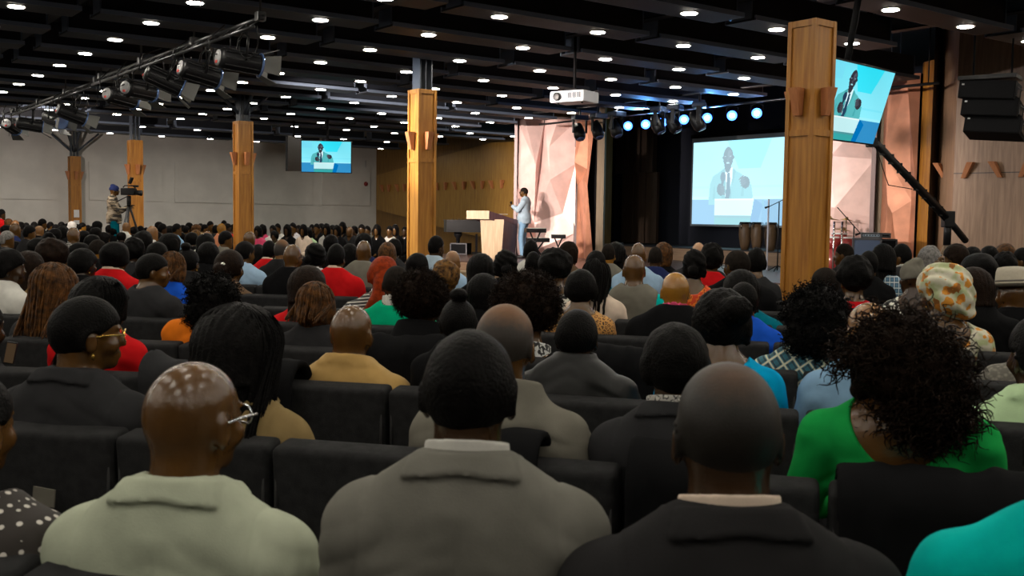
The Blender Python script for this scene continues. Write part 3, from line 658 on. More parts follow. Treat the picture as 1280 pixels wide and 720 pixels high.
# stage pipe with blue wash lights
def pipe(u0, u1, v, z, label):
    t = empty('lighting_pipe', UV((u0 + u1) / 2, v, z), math.atan2(UY, UX), label, 'lighting pipe'); L = u1 - u0
    m = MB(); m.tube([(-L / 2, 0, 0), (L / 2, 0, 0)], .025, 8); m.build('main_pipe', STEEL, t)
    for x in (-L / 2 + .2, 0, L / 2 - .2):
        m = MB(); m.tube([(x, 0, 0), (x, 0, 5.05 - z)], .012, 6); m.build('hanger_rod', STEEL, t)
pipe(9.6, 20.4, 15.95, 3.95, 'long thin pipe carrying the glowing blue stage lamps')
pipe(11.0, 19.8, 14.7, 4.05, 'pipe carrying dark moving head lamps over the stage front')
BLUE = mat('blue_lens', (.1, .2, 1), emit=(.04, .16, 1.0), estr=9); BLUEC = mat('blue_lens_core', (1, 1, 1), emit=(.55, .75, 1.0), estr=60)
for i, (x, y) in enumerate([(785, 157.5), (807, 155.5), (828, 153), (855, 149.5), (884, 147.5), (915, 144.5), (946, 141.5)]):
    p = at_v(x, y, 15.95)
    dn = ['first', 'second', 'third', 'fourth', 'fifth', 'sixth', 'last'][i]
    d = (Vector((0, 0, 1.5)) - p).normalized(); q = d.to_track_quat('X', 'Z').to_matrix().to_4x4()
    t = empty('blue_wash_light', p, 0, dn + ' in the row of glowing blue stage lamps, counted from the projector', 'stage light', 'blue lamps over the stage'); t.matrix_world = Matrix.Translation(p) @ q
    m = MB(); m.tube([(-.18, 0, 0), (0, 0, 0)], [.07, .10], 14); m.build('lamp_body', BLACK, t)
    m = MB(); m.lathe([(.10, 0), (.085, .012)], 16, M=Matrix.Translation((.002, 0, 0)) @ Matrix.Rotation(PI / 2, 4, 'Y')); m.build('lens', BLUE, t)
    m = MB(); m.lathe([(.048, .0), (.04, .02)], 16, M=Matrix.Translation((.014, 0, 0)) @ Matrix.Rotation(PI / 2, 4, 'Y')); m.build('lens_core', BLUEC, t)
    m = MB(); m.tube([(-.08, .11, 0), (-.08, .12, .15), (-.08, 0, .2), (-.08, -.12, .15), (-.08, -.11, 0)], .01, 6); m.tube([(-.08, 0, .2), (-.02, 0, max(.25, 3.95 - p.z))], .012, 6); m.build('yoke', BLACK, t)
    if i in (1, 4):
        L = bpy.data.lights.new('lamp', 'SPOT'); L.energy = 1400; L.color = (.12, .4, 1); L.spot_size = 1.6; L.spot_blend = .8; L.shadow_soft_size = .1
        o = bpy.data.objects.new('lamp', L); COL.objects.link(o); o.parent = t; o.location = (.05, 0, 0); o.rotation_euler = (0, -PI / 2 - .9, 0)
for i, (x, y, v) in enumerate([(725, 146, 14.7), (748, 149, 14.7), (771, 146, 14.7), (824, 139, 14.7), (844, 137, 14.7), (874, 134, 14.7)]):
    p = at_v(x, y, v); p.z = min(p.z + .1, 3.70)
    t = empty('moving_head_light', p, .3 + .2 * i, 'dark moving head lamp, ' + ['below the projector', 'second from the projector', 'third from the projector', 'first of the trio above the screen', 'middle of the trio above the screen', 'last of the trio above the screen'][i], 'stage light', 'moving head lamps over the stage')
    m = MB(); m.box((0, 0, .12), (.32, .26, .11), bev=.03); m.build('base', mat('mh_blue', (.03, .05, .10), .3), t)
    m = MB(); m.box((-.15, 0, -.06), (.03, .08, .3), bev=.01); m.box((.15, 0, -.06), (.03, .08, .3), bev=.01); m.box((0, 0, .08), (.32, .08, .03)); m.build('yoke', BLACK, t)
    m = MB(); m.tube([(0, .12, .0), (0, .08, -.12), (0, -.02, -.28), (0, -.06, -.34)], [.07, .12, .13, .10], 14); m.build('lamp_head', BLACK, t)
    m = MB(); m.lathe([(.09, 0), (.07, .015)], 14, M=Matrix.Translation((0, -.062, -.345)) @ Matrix.Rotation(2.7, 4, 'X')); m.build('lens', mat('mh_lens', (.1, .14, .3), .1), t)
    m = MB(); m.tube([(0, 0, .17), (0, 0, max(.2, 4.05 - p.z))], .02, 6); m.build('clamp', STEEL, t)
# projector
p = at_d(718, 122, 14.6)
t = empty('projector', p, -.62, 'white ceiling projector hanging near the stage', 'projector')
m = MB(); m.box((0, 0, 0), (.56, .42, .16), bev=.03); m.build('body', mat('projector_white', (.72, .74, .82), .35), t)
m = MB(); m.lathe([(.05, 0), (.06, .03), (.045, .035)], 16, M=Matrix.Translation((-.15, -.21, 0)) @ Matrix.Rotation(PI / 2, 4, 'X')); m.build('lens', BLACK, t)
m = MB()
for k in range(7): m.box((.03 + k * .032, -.212, .01), (.014, .01, .08))
m.build('vent', BLACKM, t)
m = MB(); m.tube([(0, 0, .08), (0, 0, 1.2)], .02, 8); m.box((0, 0, .1), (.2, .2, .03)); m.build('ceiling_mount', BLACKM, t)
m = MB(); m.lathe([(.02, 0), (.015, -.02)], 8, M=Matrix.Translation((-.2, -.12, -.08))); m.lathe([(.02, 0), (.015, -.02)], 8, M=Matrix.Translation((.2, -.12, -.08))); m.build('foot', BLACK, t)
# line array
t = empty('line_array_speaker', at_d(1236, 134, 13.2), 0, 'black three-box line array speaker hanging by the walnut wall', 'speaker')
rzz = -.60
for k in range(3):
    M = Matrix.Rotation(rzz, 4, 'Z') @ Matrix.Translation((.035 * k, .03 * k, .20 - k * .235)) @ Matrix.Rotation(-.10 * k, 4, 'X') @ Matrix.Rotation(.08, 4, 'Y')
    m = MB(); m.add([(-.33, -.21, -.11), (.33, -.21, -.11), (.33, .26, -.09), (-.33, .26, -.09), (-.33, -.21, .12), (.33, -.21, .12), (.33, .26, .10), (-.33, .26, .10)], [(0, 3, 2, 1), (4, 5, 6, 7), (0, 1, 5, 4), (1, 2, 6, 5), (2, 3, 7, 6), (3, 0, 4, 7)], 0, False, M); b = m.build('speaker_box', BLACKM, t)
    m = MB(); m.box((0, -.216, .005), (.64, .012, .21), M=M); m.build('grille', BLACKM, b)
    m = MB(); m.box((.337, -.02, .0), (.012, .2, .12), M=M); m.tube([(.345, -.1, .03), (.375, -.05, .03), (.375, .05, .03), (.345, .1, .03)], .01, 6, M=M); m.build('handle', STEEL, b)
    m = MB(); m.box((-.28, -.224, .06), (.03, .006, .02), M=M); m.build('badge', mat('badge_white', (.6, .6, .6), .4), b)
m = MB(); M = Matrix.Rotation(rzz, 4, 'Z'); m.box((0, 0, .36), (.68, .5, .05), M=M); m.tube([(-.2, 0, .38), (-.2, 0, 1.9)], .015, 6, M=M); m.tube([(.25, 0, .38), (.25, 0, 1.9)], .015, 6, M=M); m.build('rigging_frame', BLACK, t)
# camera crane
t = empty('camera_crane', at_z(1186, 400, 0.0), 0, 'long black camera crane arm on a tripod by the walnut wall', 'camera crane')
dC = 13.8; pv = at_d(1185, 274, dC); tip = at_d(1092, 176, 12.9); pvb = at_d(1207, 301, 14.1)
t.location = (pv.x, pv.y, 0)
m = MB(); up_ = Vector((0, 0, .055)); dirr = (tip - pv).normalized()
m.tube([pv + up_, tip + up_ * .6], .022, 8); m.tube([pv - up_, tip - up_ * .6], .022, 8)
L = (tip - pv).length
for k in range(9): q = pv + dirr * (L * k / 9); m.box(q, (.05, .05, .13), rz=.3)
m.tube([pv, tip], .05, 8); m.build('boom_arm', BLACK, t)
m = MB(); m.tube([pv, pvb], .045, 8); m.build('counter_arm', BLACK, t)
m = MB(); m.box(pv, (.14, .14, .22), bev=.02); m.tube([pv, pv - Vector((0, 0, .35))], .05, 10); m.build('pivot_head', BLACK, t)
for k in range(3):
    a = k * 2.1 + .5; m = MB(); top_ = pv - Vector((0, 0, .3)); m.tube([top_, Vector((pv.x + .45 * math.cos(a), pv.y + .45 * math.sin(a), 0.02))], .028, 8); m.build('leg', wood('tripod_leg', (.20, .13, .07), (.12, .08, .05)) if k else BLACK, t)
m = MB(); m.box(tip + Vector((-.02, 0, -.02)), (.12, .12, .12), bev=.02); m.build('remote_head', BLACK, t)
m = MB(); m.tube([tip, tip + (pv - tip) * .25 + Vector((-.05, 0, -.3)), tip + (pv - tip) * .5 + Vector((0, 0, -.1))], .006, 5); m.build('cable', BLACK, t)
recenter(t)
# wall sconces on the walnut wall and on the bulkhead
def wedge(p, n, lean, label, grp, s=1.0):
    n = Vector(n).normalized(); x = Vector((-n.y, n.x, 0)); t = empty('wall_sconce', p, 0, label, 'wall light', grp)
    m = MB(); w0, w1, h = .05 * s, .035 * s, .26 * s
    vs = []
    for (a, zz, dep) in ((w0, h / 2, .12 * s), (w1, -h / 2, .05 * s)):
        for sx, dd in ((-1, 0), (1, 0), (1, 1), (-1, 1)): vs.append(Vector((0, 0, zz)) + x * (sx * a + lean * zz) + n * (dd * dep))
    m.add(vs, [(0, 1, 2, 3), (4, 7, 6, 5), (0, 4, 5, 1), (1, 5, 6, 2), (2, 6, 7, 3), (3, 7, 4, 0)]); m.build('shade', W_SCONCE, t)
    m = MB(); m.box((0, 0, 0), (.03, .03, .03)); m.build('wall_bracket', BLACK, t)
wn = Vector(nrm) * -1 if Vector(nrm).y > 0 else Vector(nrm)
def on_wall(x, y):
    r = ray(x, y); den = r.x * wn.x + r.y * wn.y; o = Vector((0, 0, CAM_H)); k = ((B - o).x * wn.x + (B - o).y * wn.y) / den; return o + r * k
for i, (x, y, ln, l) in enumerate([(1211, 213, .5, 'wooden wedge sconce on the walnut wall under the hanging speaker'), (1247, 212, -.5, 'wooden wedge sconce on the walnut wall, second from the crane'), (1283, 211, .5, 'wooden wedge sconce on the walnut wall at its outer end')]):
    wedge(on_wall(x, y) + wn * .02, wn, ln, l, 'sconces on the walnut wall')
pa = at_d(1177, 213, 18.3); wedge(pa, (-.75, -.6, 0), -.5, 'wooden wedge sconce in the shaded corner beside the crane', 'sconces on the walnut wall')
for i, x in enumerate((478.5, 487, 497.5, 506.5, 547, 558, 569.5, 581, 592.5, 604, 615.5, 628.5)):
    q = at_v(x, 235.5 - (x - 478) * .035, VW - .27)
    wedge(q, -Vn, .3 if i % 2 else -.3, 'small wooden wedge sconce on the oak bulkhead, ' + ['next to the grey wall', 'second from the grey wall', 'third from the grey wall', 'just before the middle column', 'just past the middle column', 'second past the middle column', 'third past the middle column', 'above the piano', 'past the piano', 'third from the pink panel', 'second from the pink panel', 'next to the pink panel'][i], 'sconces on the oak bulkhead')
# alarm bell on the grey wall
p = at_u(457, 230, UW - .02); t = empty('alarm_bell', p, 0, 'small red round alarm bell high on the grey wall', 'alarm bell')
M = Matrix.Rotation(math.atan2(-UY, -UX), 4, 'Z') @ Matrix.Rotation(PI / 2, 4, 'Y')
m = MB(); m.lathe([(.09, 0), (.09, .03), (.06, .07), (.02, .08)], 16, M=M); m.build('bell_dome', mat('bell_red', (.25, .02, .02), .3), t)
m = MB(); m.tube([(0, 0, .09), (0, 0, .9)], .012, 6); m.build('conduit', GREYP, t)
m = MB(); m.lathe([(.1, 0), (.1, .01)], 16, M=M); m.build('base', BLACK, t)
# second front monitor wedge on stage
mon(770, 322, 24.6, .9, 'black stage monitor wedge beside the dark opening')
# ------------------------------------------------------------------ implicit surfaces: one continuous skin per body
def grid(lo, hi, res):
    ax = [np.arange(lo[i] - res, hi[i] + 2 * res, res, dtype=np.float32) for i in range(3)]
    return np.meshgrid(*ax, indexing='ij'), ax
def nets(F, ax, name, mats=(), smooth=True):
    nx, ny, nz = F.shape; inside = F < 0
    cs = np.zeros((nx - 1, ny - 1, nz - 1, 3), np.float32); cn = np.zeros((nx - 1, ny - 1, nz - 1), np.float32)
    def acc(d):
        a = [slice(None)] * 3; b = [slice(None)] * 3; a[d] = slice(0, -1); b[d] = slice(1, None)
        fa, fb = F[tuple(a)], F[tuple(b)]; ch = (inside[tuple(a)] != inside[tuple(b)])
        t = np.where(ch, fa / np.where(fa == fb, 1, fa - fb), 0)
        o = [e for e in range(3) if e != d]
        for i in (0, 1):
            for j in (0, 1):
                sl = [slice(None)] * 3; n = [nx, ny, nz]
                # cell index c touches edge at c + (i,j) in the other axes
                sl[o[0]] = slice(i, n[o[0]] - 1 + i); sl[o[1]] = slice(j, n[o[1]] - 1 + j)
                m = ch[tuple(sl)]; tt = t[tuple(sl)]
                cn[m] += 1
                cs[..., d][m] += tt[m]
                if i: cs[..., o[0]][m] += 1
                if j: cs[..., o[1]][m] += 1
        return ch
    chs = [acc(d) for d in range(3)]
    idx = -np.ones(cn.shape, np.int64); act = cn > 0; k = act.sum(); idx[act] = np.arange(k)
    pos = cs[act] / cn[act][:, None]; ii = np.argwhere(act)
    res = ax[0][1] - ax[0][0]
    V = (pos + ii) * res + np.array([ax[0][0], ax[1][0], ax[2][0]])
    faces = []
    for d in range(3):
        o = [(d + 1) % 3, (d + 2) % 3]; ch = chs[d]; e = np.argwhere(ch)
        n = np.array([nx, ny, nz])
        ok = (e[:, o[0]] > 0) & (e[:, o[1]] > 0) & (e[:, o[0]] < n[o[0]] - 1) & (e[:, o[1]] < n[o[1]] - 1); e = e[ok]
        c = []
        for s in ((0, 0), (1, 0), (1, 1), (0, 1)):
            q = e.copy(); q[:, o[0]] -= s[0]; q[:, o[1]] -= s[1]; c.append(idx[q[:, 0], q[:, 1], q[:, 2]])
        f = np.stack(c, 1); ins = inside[e[:, 0], e[:, 1], e[:, 2]]
        f[~ins] = f[~ins][:, ::-1]; faces.append(f)
    f = np.concatenate(faces); me = bpy.data.meshes.new(name)
    me.vertices.add(len(V)); me.vertices.foreach_set('co', V.astype(np.float32).ravel())
    me.loops.add(f.size); me.loops.foreach_set('vertex_index', f.astype(np.int32).ravel())
    me.polygons.add(len(f)); me.polygons.foreach_set('loop_start', (np.arange(len(f)) * 4).astype(np.int32))
    me.update(calc_edges=True); me.validate()
    me.polygons.foreach_set('use_smooth', [smooth] * len(me.polygons))
    for m in mats: me.materials.append(m)
    return me
def ell(P, c, r):
    q = [(P[i] - c[i]) / r[i] for i in range(3)]; k0 = np.sqrt(q[0] ** 2 + q[1] ** 2 + q[2] ** 2)
    k1 = np.sqrt((q[0] / r[0]) ** 2 + (q[1] / r[1]) ** 2 + (q[2] / r[2]) ** 2) + 1e-6
    return k0 * (k0 - 1) / k1
def cap(P, a, b, ra, rb):
    ba = [b[i] - a[i] for i in range(3)]; L = sum(x * x for x in ba) + 1e-9
    h = np.clip(sum((P[i] - a[i]) * ba[i] for i in range(3)) / L, 0, 1)
    return np.sqrt(sum((P[i] - a[i] - ba[i] * h) ** 2 for i in range(3))) - (ra + (rb - ra) * h)
def smin(a, b, k):
    h = np.clip(.5 + .5 * (b - a) / k, 0, 1); return b + (a - b) * h - k * h * (1 - h)
def smax(a, b, k): return -smin(-a, -b, k)
def rotz(P, a, c=(0, 0)):
    s, co = math.sin(-a), math.cos(-a); x = P[0] - c[0]; y = P[1] - c[1]
    return [x * co - y * s + c[0], x * s + y * co + c[1], P[2]]
def rotx(P, a, c):
    s, co = math.sin(-a), math.cos(-a); y = P[1] - c[0]; z = P[2] - c[1]
    return [P[0], y * co - z * s + c[0], y * s + z * co + c[1]]
def vnoise(P, f, seed=0):
    q = [np.asarray(P[i]) * (f if np.isscalar(f) else f[i]) + seed * 7.3 + 11 for i in range(3)]
    i0 = [np.floor(a).astype(np.int64) for a in q]; fr = [(a - b) for a, b in zip(q, i0)]; fr = [a * a * (3 - 2 * a) for a in fr]
    rs = np.random.RandomState(seed); T = rs.rand(32, 32, 32).astype(np.float32) * 2 - 1; out = 0
    for dx in (0, 1):
        for dy in (0, 1):
            for dz in (0, 1):
                w_ = (fr[0] if dx else 1 - fr[0]) * (fr[1] if dy else 1 - fr[1]) * (fr[2] if dz else 1 - fr[2])
                out = out + w_ * T[(i0[0] + dx) % 32, (i0[1] + dy) % 32, (i0[2] + dz) % 32]
    return out
# --- the seated figure, facing +Y, floor at z = 0, head top at 1.32
def head_sdf(P, lod=1):
    d = ell(P, (0, -.004, 1.232), (.077, .097, .090))
    d = smin(d, ell(P, (0, -.03, 1.215), (.070, .074, .078)), .02)
    d = smin(d, ell(P, (0, .035, 1.165), (.055, .058, .066)), .03)
    d = smin(d, ell(P, (0, .070, 1.118), (.024, .020, .020)), .025)   # chin
    if lod <= 2:
        d = smin(d, cap(P, (0, .088, 1.215), (0, .106, 1.178), .008, .014), .012)  # nose
        for s in (-1, 1):
            d = smax(d, -ell(P, (s * .031, .100, 1.208), (.018, .016, .012)), .010)
            d = smin(d, ell(P, (s * .031, .083, 1.207), (.014, .012, .011)), .003)
            d = smin(d, cap(P, (s * .014, .094, 1.228), (s * .046, .083, 1.230), .007, .006), .010)
            d = smin(d, ell(P, (s * .045, .06, 1.175), (.022, .024, .022)), .02)
        d = smin(d, ell(P, (0, .094, 1.147), (.024, .010, .006)), .005)
        d = smin(d, ell(P, (0, .092, 1.136), (.020, .010, .006)), .005)
    for s in (-1, 1):
        e = ell(P, (s * .082, -.006, 1.190), (.011, .020, .034)); e = smax(e, -ell(P, (s * .095, .0, 1.195), (.010, .010, .020)), .006)
        d = smin(d, e, .008)
    return d
def neck_sdf(P, w=1.0):
    return cap(P, (0, -.022, 1.17), (0, -.040, 1.02), .062 * w, .069 * w)
def torso_sdf(P, sh=1.0, fem=False, slump=0.0):
    sx = .165 * sh
    d = ell(P, (0, -.045, .90), (.150 * sh, .105, .20))
    d = smin(d, ell(P, (0, -.030, .72), (.150 * sh if not fem else .14 * sh, .110, .20)), .05)
    d = smin(d, ell(P, (0, -.02, .56), (.175, .14, .12)), .05)
    for s in (-1, 1):
        d = smin(d, cap(P, (s * .035, -.045, 1.030), (s * sx, -.048, .962), .034, .050), .045)   # trapezius and shoulder
        d = smin(d, ell(P, (s * .085, -.085, .92), (.075, .045, .10)), .04)    # shoulder blade
    return d
def arm_sdf(P, s, sh=1.0, pose='lap', r=1.0):
    sx = .178 * sh
    if pose == 'lap': e, h = (s * (.225 * sh), .02, .725), (s * .11, .27, .70)
    elif pose == 'cross': e, h = (s * (.23 * sh), .05, .74), (-s * .04, .20, .80)
    elif pose == 'up': e, h = (s * .22 * sh, .16, .86), (s * .07, .17, 1.12)
    else: e, h = pose[0], pose[1]
    d = cap(P, (s * sx, -.048, .945), e, .054 * r, .042 * r)
    return smin(d, cap(P, e, h, .043 * r, .030 * r), .02), e, h
def hand_sdf(P, s, e, h):
    d0 = np.array(h) - np.array(e); d0 = d0 / np.linalg.norm(d0); up_ = np.array([0, 0, 1.0]); side = np.cross(d0, up_); side /= np.linalg.norm(side) + 1e-9
    h = np.array(h); pc = h + d0 * .06
    d = cap(P, tuple(h), tuple(pc), .026, .032)
    for k in range(4):
        o = side * (k - 1.5) * .019; a = pc + o + d0 * .015; L = (.038, .045, .042, .032)[k]; b = a + d0 * L - up_ * .010; c = b + d0 * L * .5 - up_ * .022
        d = smin(d, np.minimum(cap(P, tuple(a), tuple(b), .010, .009), cap(P, tuple(b), tuple(c), .009, .008)), .005)
    a = h + d0 * .02 - side * s * .028; b = a - side * s * .022 + d0 * .03; c = b + d0 * .025
    return smin(d, np.minimum(cap(P, tuple(a), tuple(b), .013, .011), cap(P, tuple(b), tuple(c), .011, .009)), .008)
def legs_sdf(P, r=1.0):
    d = ell(P, (0, -.01, .55), (.18, .15, .115))
    for s in (-1, 1):
        d = smin(d, cap(P, (s * .09, .02, .545), (s * .12, .44, .53), .085 * r, .062 * r), .04)
        d = smin(d, cap(P, (s * .12, .45, .52), (s * .12, .43, .12), .058 * r, .042 * r), .03)
    return d
LODR = [.0085, .0115, .016, .022]
CACHE = {}
def body_mesh(lod, yaw, fem, sh, pose='lap', tilt=0.0, drop=0.0):
    key = ('body', lod, yaw, fem, sh, str(pose), tilt, drop)
    if key in CACHE: return CACHE[key]
    r = LODR[lod]
    G, ax = grid((-.31, -.20, .48), (.31, .42, 1.34), r)
    A = math.radians(yaw); Q = rotz(G, -A, (0, -.02))
    if tilt: Q = rotx(Q, tilt, (-.03, 1.12))
    d = smin(head_sdf(Q, lod), neck_sdf(G, .92 if fem else 1.0), .022)
    T = [G[0], G[1], G[2] - drop]; t = torso_sdf(T, sh, fem); d = smin(d, t, .035)
    for s in (-1, 1):
        a, e, h = arm_sdf(T, s, sh, pose); d = smin(d, a, .02); d = smin(d, hand_sdf(T, s, e, h), .01)
    me = nets(d, ax, 'body'); CACHE[key] = me; return me
def legs_mesh(): 
    if 'legs' in CACHE: return CACHE['legs']
    G, ax = grid((-.22, -.20, .02), (.22, .60, .72), .022); d = legs_sdf(G, 1.12)
    for s in (-1, 1): d = smin(d, ell(G, (s * .12, .49, .055), (.045, .12, .045)), .03)
    me = nets(d, ax, 'trousers'); CACHE['legs'] = me; return me
def seg_d(P, a, b): return cap(P, a, b, 0, 0)
def garment_mesh(kind, lod, fem, sh, pose='lap', seed=1):
    if lod >= 1: seed = seed % 2
    key = ('g', kind, lod, fem, sh, str(pose), seed if lod < 3 else 0)
    if key in CACHE: return CACHE[key]
    r = LODR[lod] * (.74 if lod == 0 else 1); G, ax = grid((-.34, -.24, .50), (.34, .30 if pose == 'lap' else .36, 1.20), r); X, Y, Z = G
    off = {'suit': .020, 'tee': .013, 'shirt': .015, 'knit': .022, 'hoodie': .024, 'leather': .024, 'offsh': .012, 'vest': .030, 'tank': .012, 'scoop': .012, 'wide': .035}[kind]
    t = torso_sdf(G, sh, fem); arms = 1e3
    for s in (-1, 1):
        a, e, h = arm_sdf(G, s, sh, pose, 1.12); arms = np.minimum(arms, a)
    if kind in ('suit', 'leather'):
        for s in (-1, 1):
            t = smin(t, cap(G, (s * .08, -.045, .990), (s * .182 * sh, -.048, .955), .045, .046), .03)
            t = smin(t, cap(G, (s * .05, -.060, 1.000), (s * .150 * sh, -.062, .955), .055, .052), .03)
        t = smin(t, ell(G, (0, -.075, .86), (.165 * sh, .085, .24)), .03)
    if kind in ('suit', 'shirt', 'leather'): t = smin(t, ell(G, (0, -.055, .855), (.208 * sh, .082, .225)), .045)
    d = smin(t, arms, .050 if kind in ('suit', 'shirt') else .035) - off
    if kind == 'tank' or kind == 'vest': d = t - off
    if kind == 'vest': d = smax(d, np.abs(X) - .165 * sh, .01)
    # folds
    amp = {'suit': .010, 'tee': .010, 'shirt': .014, 'knit': .011, 'hoodie': .016, 'leather': .018, 'offsh': .013, 'vest': .012, 'tank': .006, 'scoop': .010, 'wide': .020}[kind] * (.85 if lod == 0 else 1.0)
    if lod <= 2:
        sk = [X + .35 * np.abs(Z - .9), Y, Z + .5 * np.abs(X)]
        f = vnoise(sk, (6, 4, 11), seed) * .6 + (1 - 2 * np.abs(vnoise(sk, (8, 6, 17), seed + 1))) * .45 + vnoise(sk, (18, 12, 34), seed + 2) * .06; d = d + amp * f * np.clip((1.07 - Z) / .10, .45 if lod else .25, 1)
        if kind in ('suit', 'shirt'):   # drag lines across the back, armhole and centre seams
            d = d + .0035 * np.sin((Z + .12 * np.abs(X)) * 120 + 3 * vnoise(G, 6, seed + 3)) * np.exp(-(X / .10) ** 2) * np.clip((.95 - Z) / .1, 0, 1) * (Y < 0)
    if kind in ('suit', 'shirt', 'leather') and lod <= 1:
        wv = r * .9
        for s in (-1, 1):
            pl = (X * s - .172 * sh) + .10 * (Z - .93); d = d + .0035 * np.exp(-(pl / wv) ** 2) * (Z > .80)
        if kind == 'suit': d = d + .003 * np.exp(-(X / (wv * .8)) ** 2) * (Z < 1.0) * (Y < 0)
    # neck opening
    if kind in ('suit', 'shirt', 'leather', 'hoodie'):
        hole = cap(G, (0, -.026, 1.20), (0, -.036, 1.03), .067, .073)
        top = {'suit': 1.103, 'shirt': 1.105, 'leather': 1.130, 'hoodie': 1.115}[kind]
        th = {'suit': .022, 'shirt': .016, 'leather': .024, 'hoodie': .040}[kind]
        flare = {'suit': .030, 'shirt': .020, 'leather': .012, 'hoodie': .050}[kind]
        col = cap(G, (0, -.030, top + .02), (0, -.045, 1.0), .062 + th, .070 + th + flare)
        slope = Z - (top + .25 * (Y + .05) * (-1 if kind != 'leather' else -.3))
        col = smax(col, slope, .008)
        if lod <= 1 and kind in ('suit', 'shirt'):   # stand and fall of the collar, its lower edge standing proud
            d = smin(d, col, .012); st_ = .011 if kind == 'suit' else .008
            reg = smax(1.078 - .10 * np.abs(X) - .10 * (Y + .11) - Z, np.abs(X) - .104 - .5 * (1.09 - Z), .012)
            d = np.minimum(d, smax(smax(d - st_, reg, .009), slope, .005))
        else: d = smin(d, col, .012)
        d = smax(d, -hole, .006)
        d = smax(d, -(cap(G, (0, .06, 1.08), (0, .13, .90), .05, .03)), .01)
    elif kind == 'offsh':
        cut = ell(G, (0, -.16, 1.10), (.155, .19, .215)); cut2 = ell(G, (0, .10, 1.10), (.14, .2, .15))
        d = smax(d, -np.minimum(cut, cut2), .006)
    elif kind == 'scoop':
        d = smax(d, -ell(G, (0, -.05, 1.07), (.105, .14, .085)), .008)
    elif kind == 'tank':
        d = smax(d, -ell(G, (0, -.05, 1.09), (.10, .14, .13)), .008); d = smax(d, np.abs(X) - .15, .01)
    else:
        d = smax(d, -ell(G, (0, -.030, 1.085), (.083, .088, .062)), .008)
        if kind in ('knit', 'tee', 'wide'):
            rr = np.sqrt((X / .083) ** 2 + ((Y + .032) / .083) ** 2); ring_ = np.sqrt(((rr - 1) * .083) ** 2 + (Z - 1.048 + .12 * (Y + .03)) ** 2) - (.010 if kind != 'knit' else .014)
            d = smin(d, ring_, .006)
    # close the sleeves at the wrist
    me = nets(d, ax, kind); CACHE[key] = me; return me
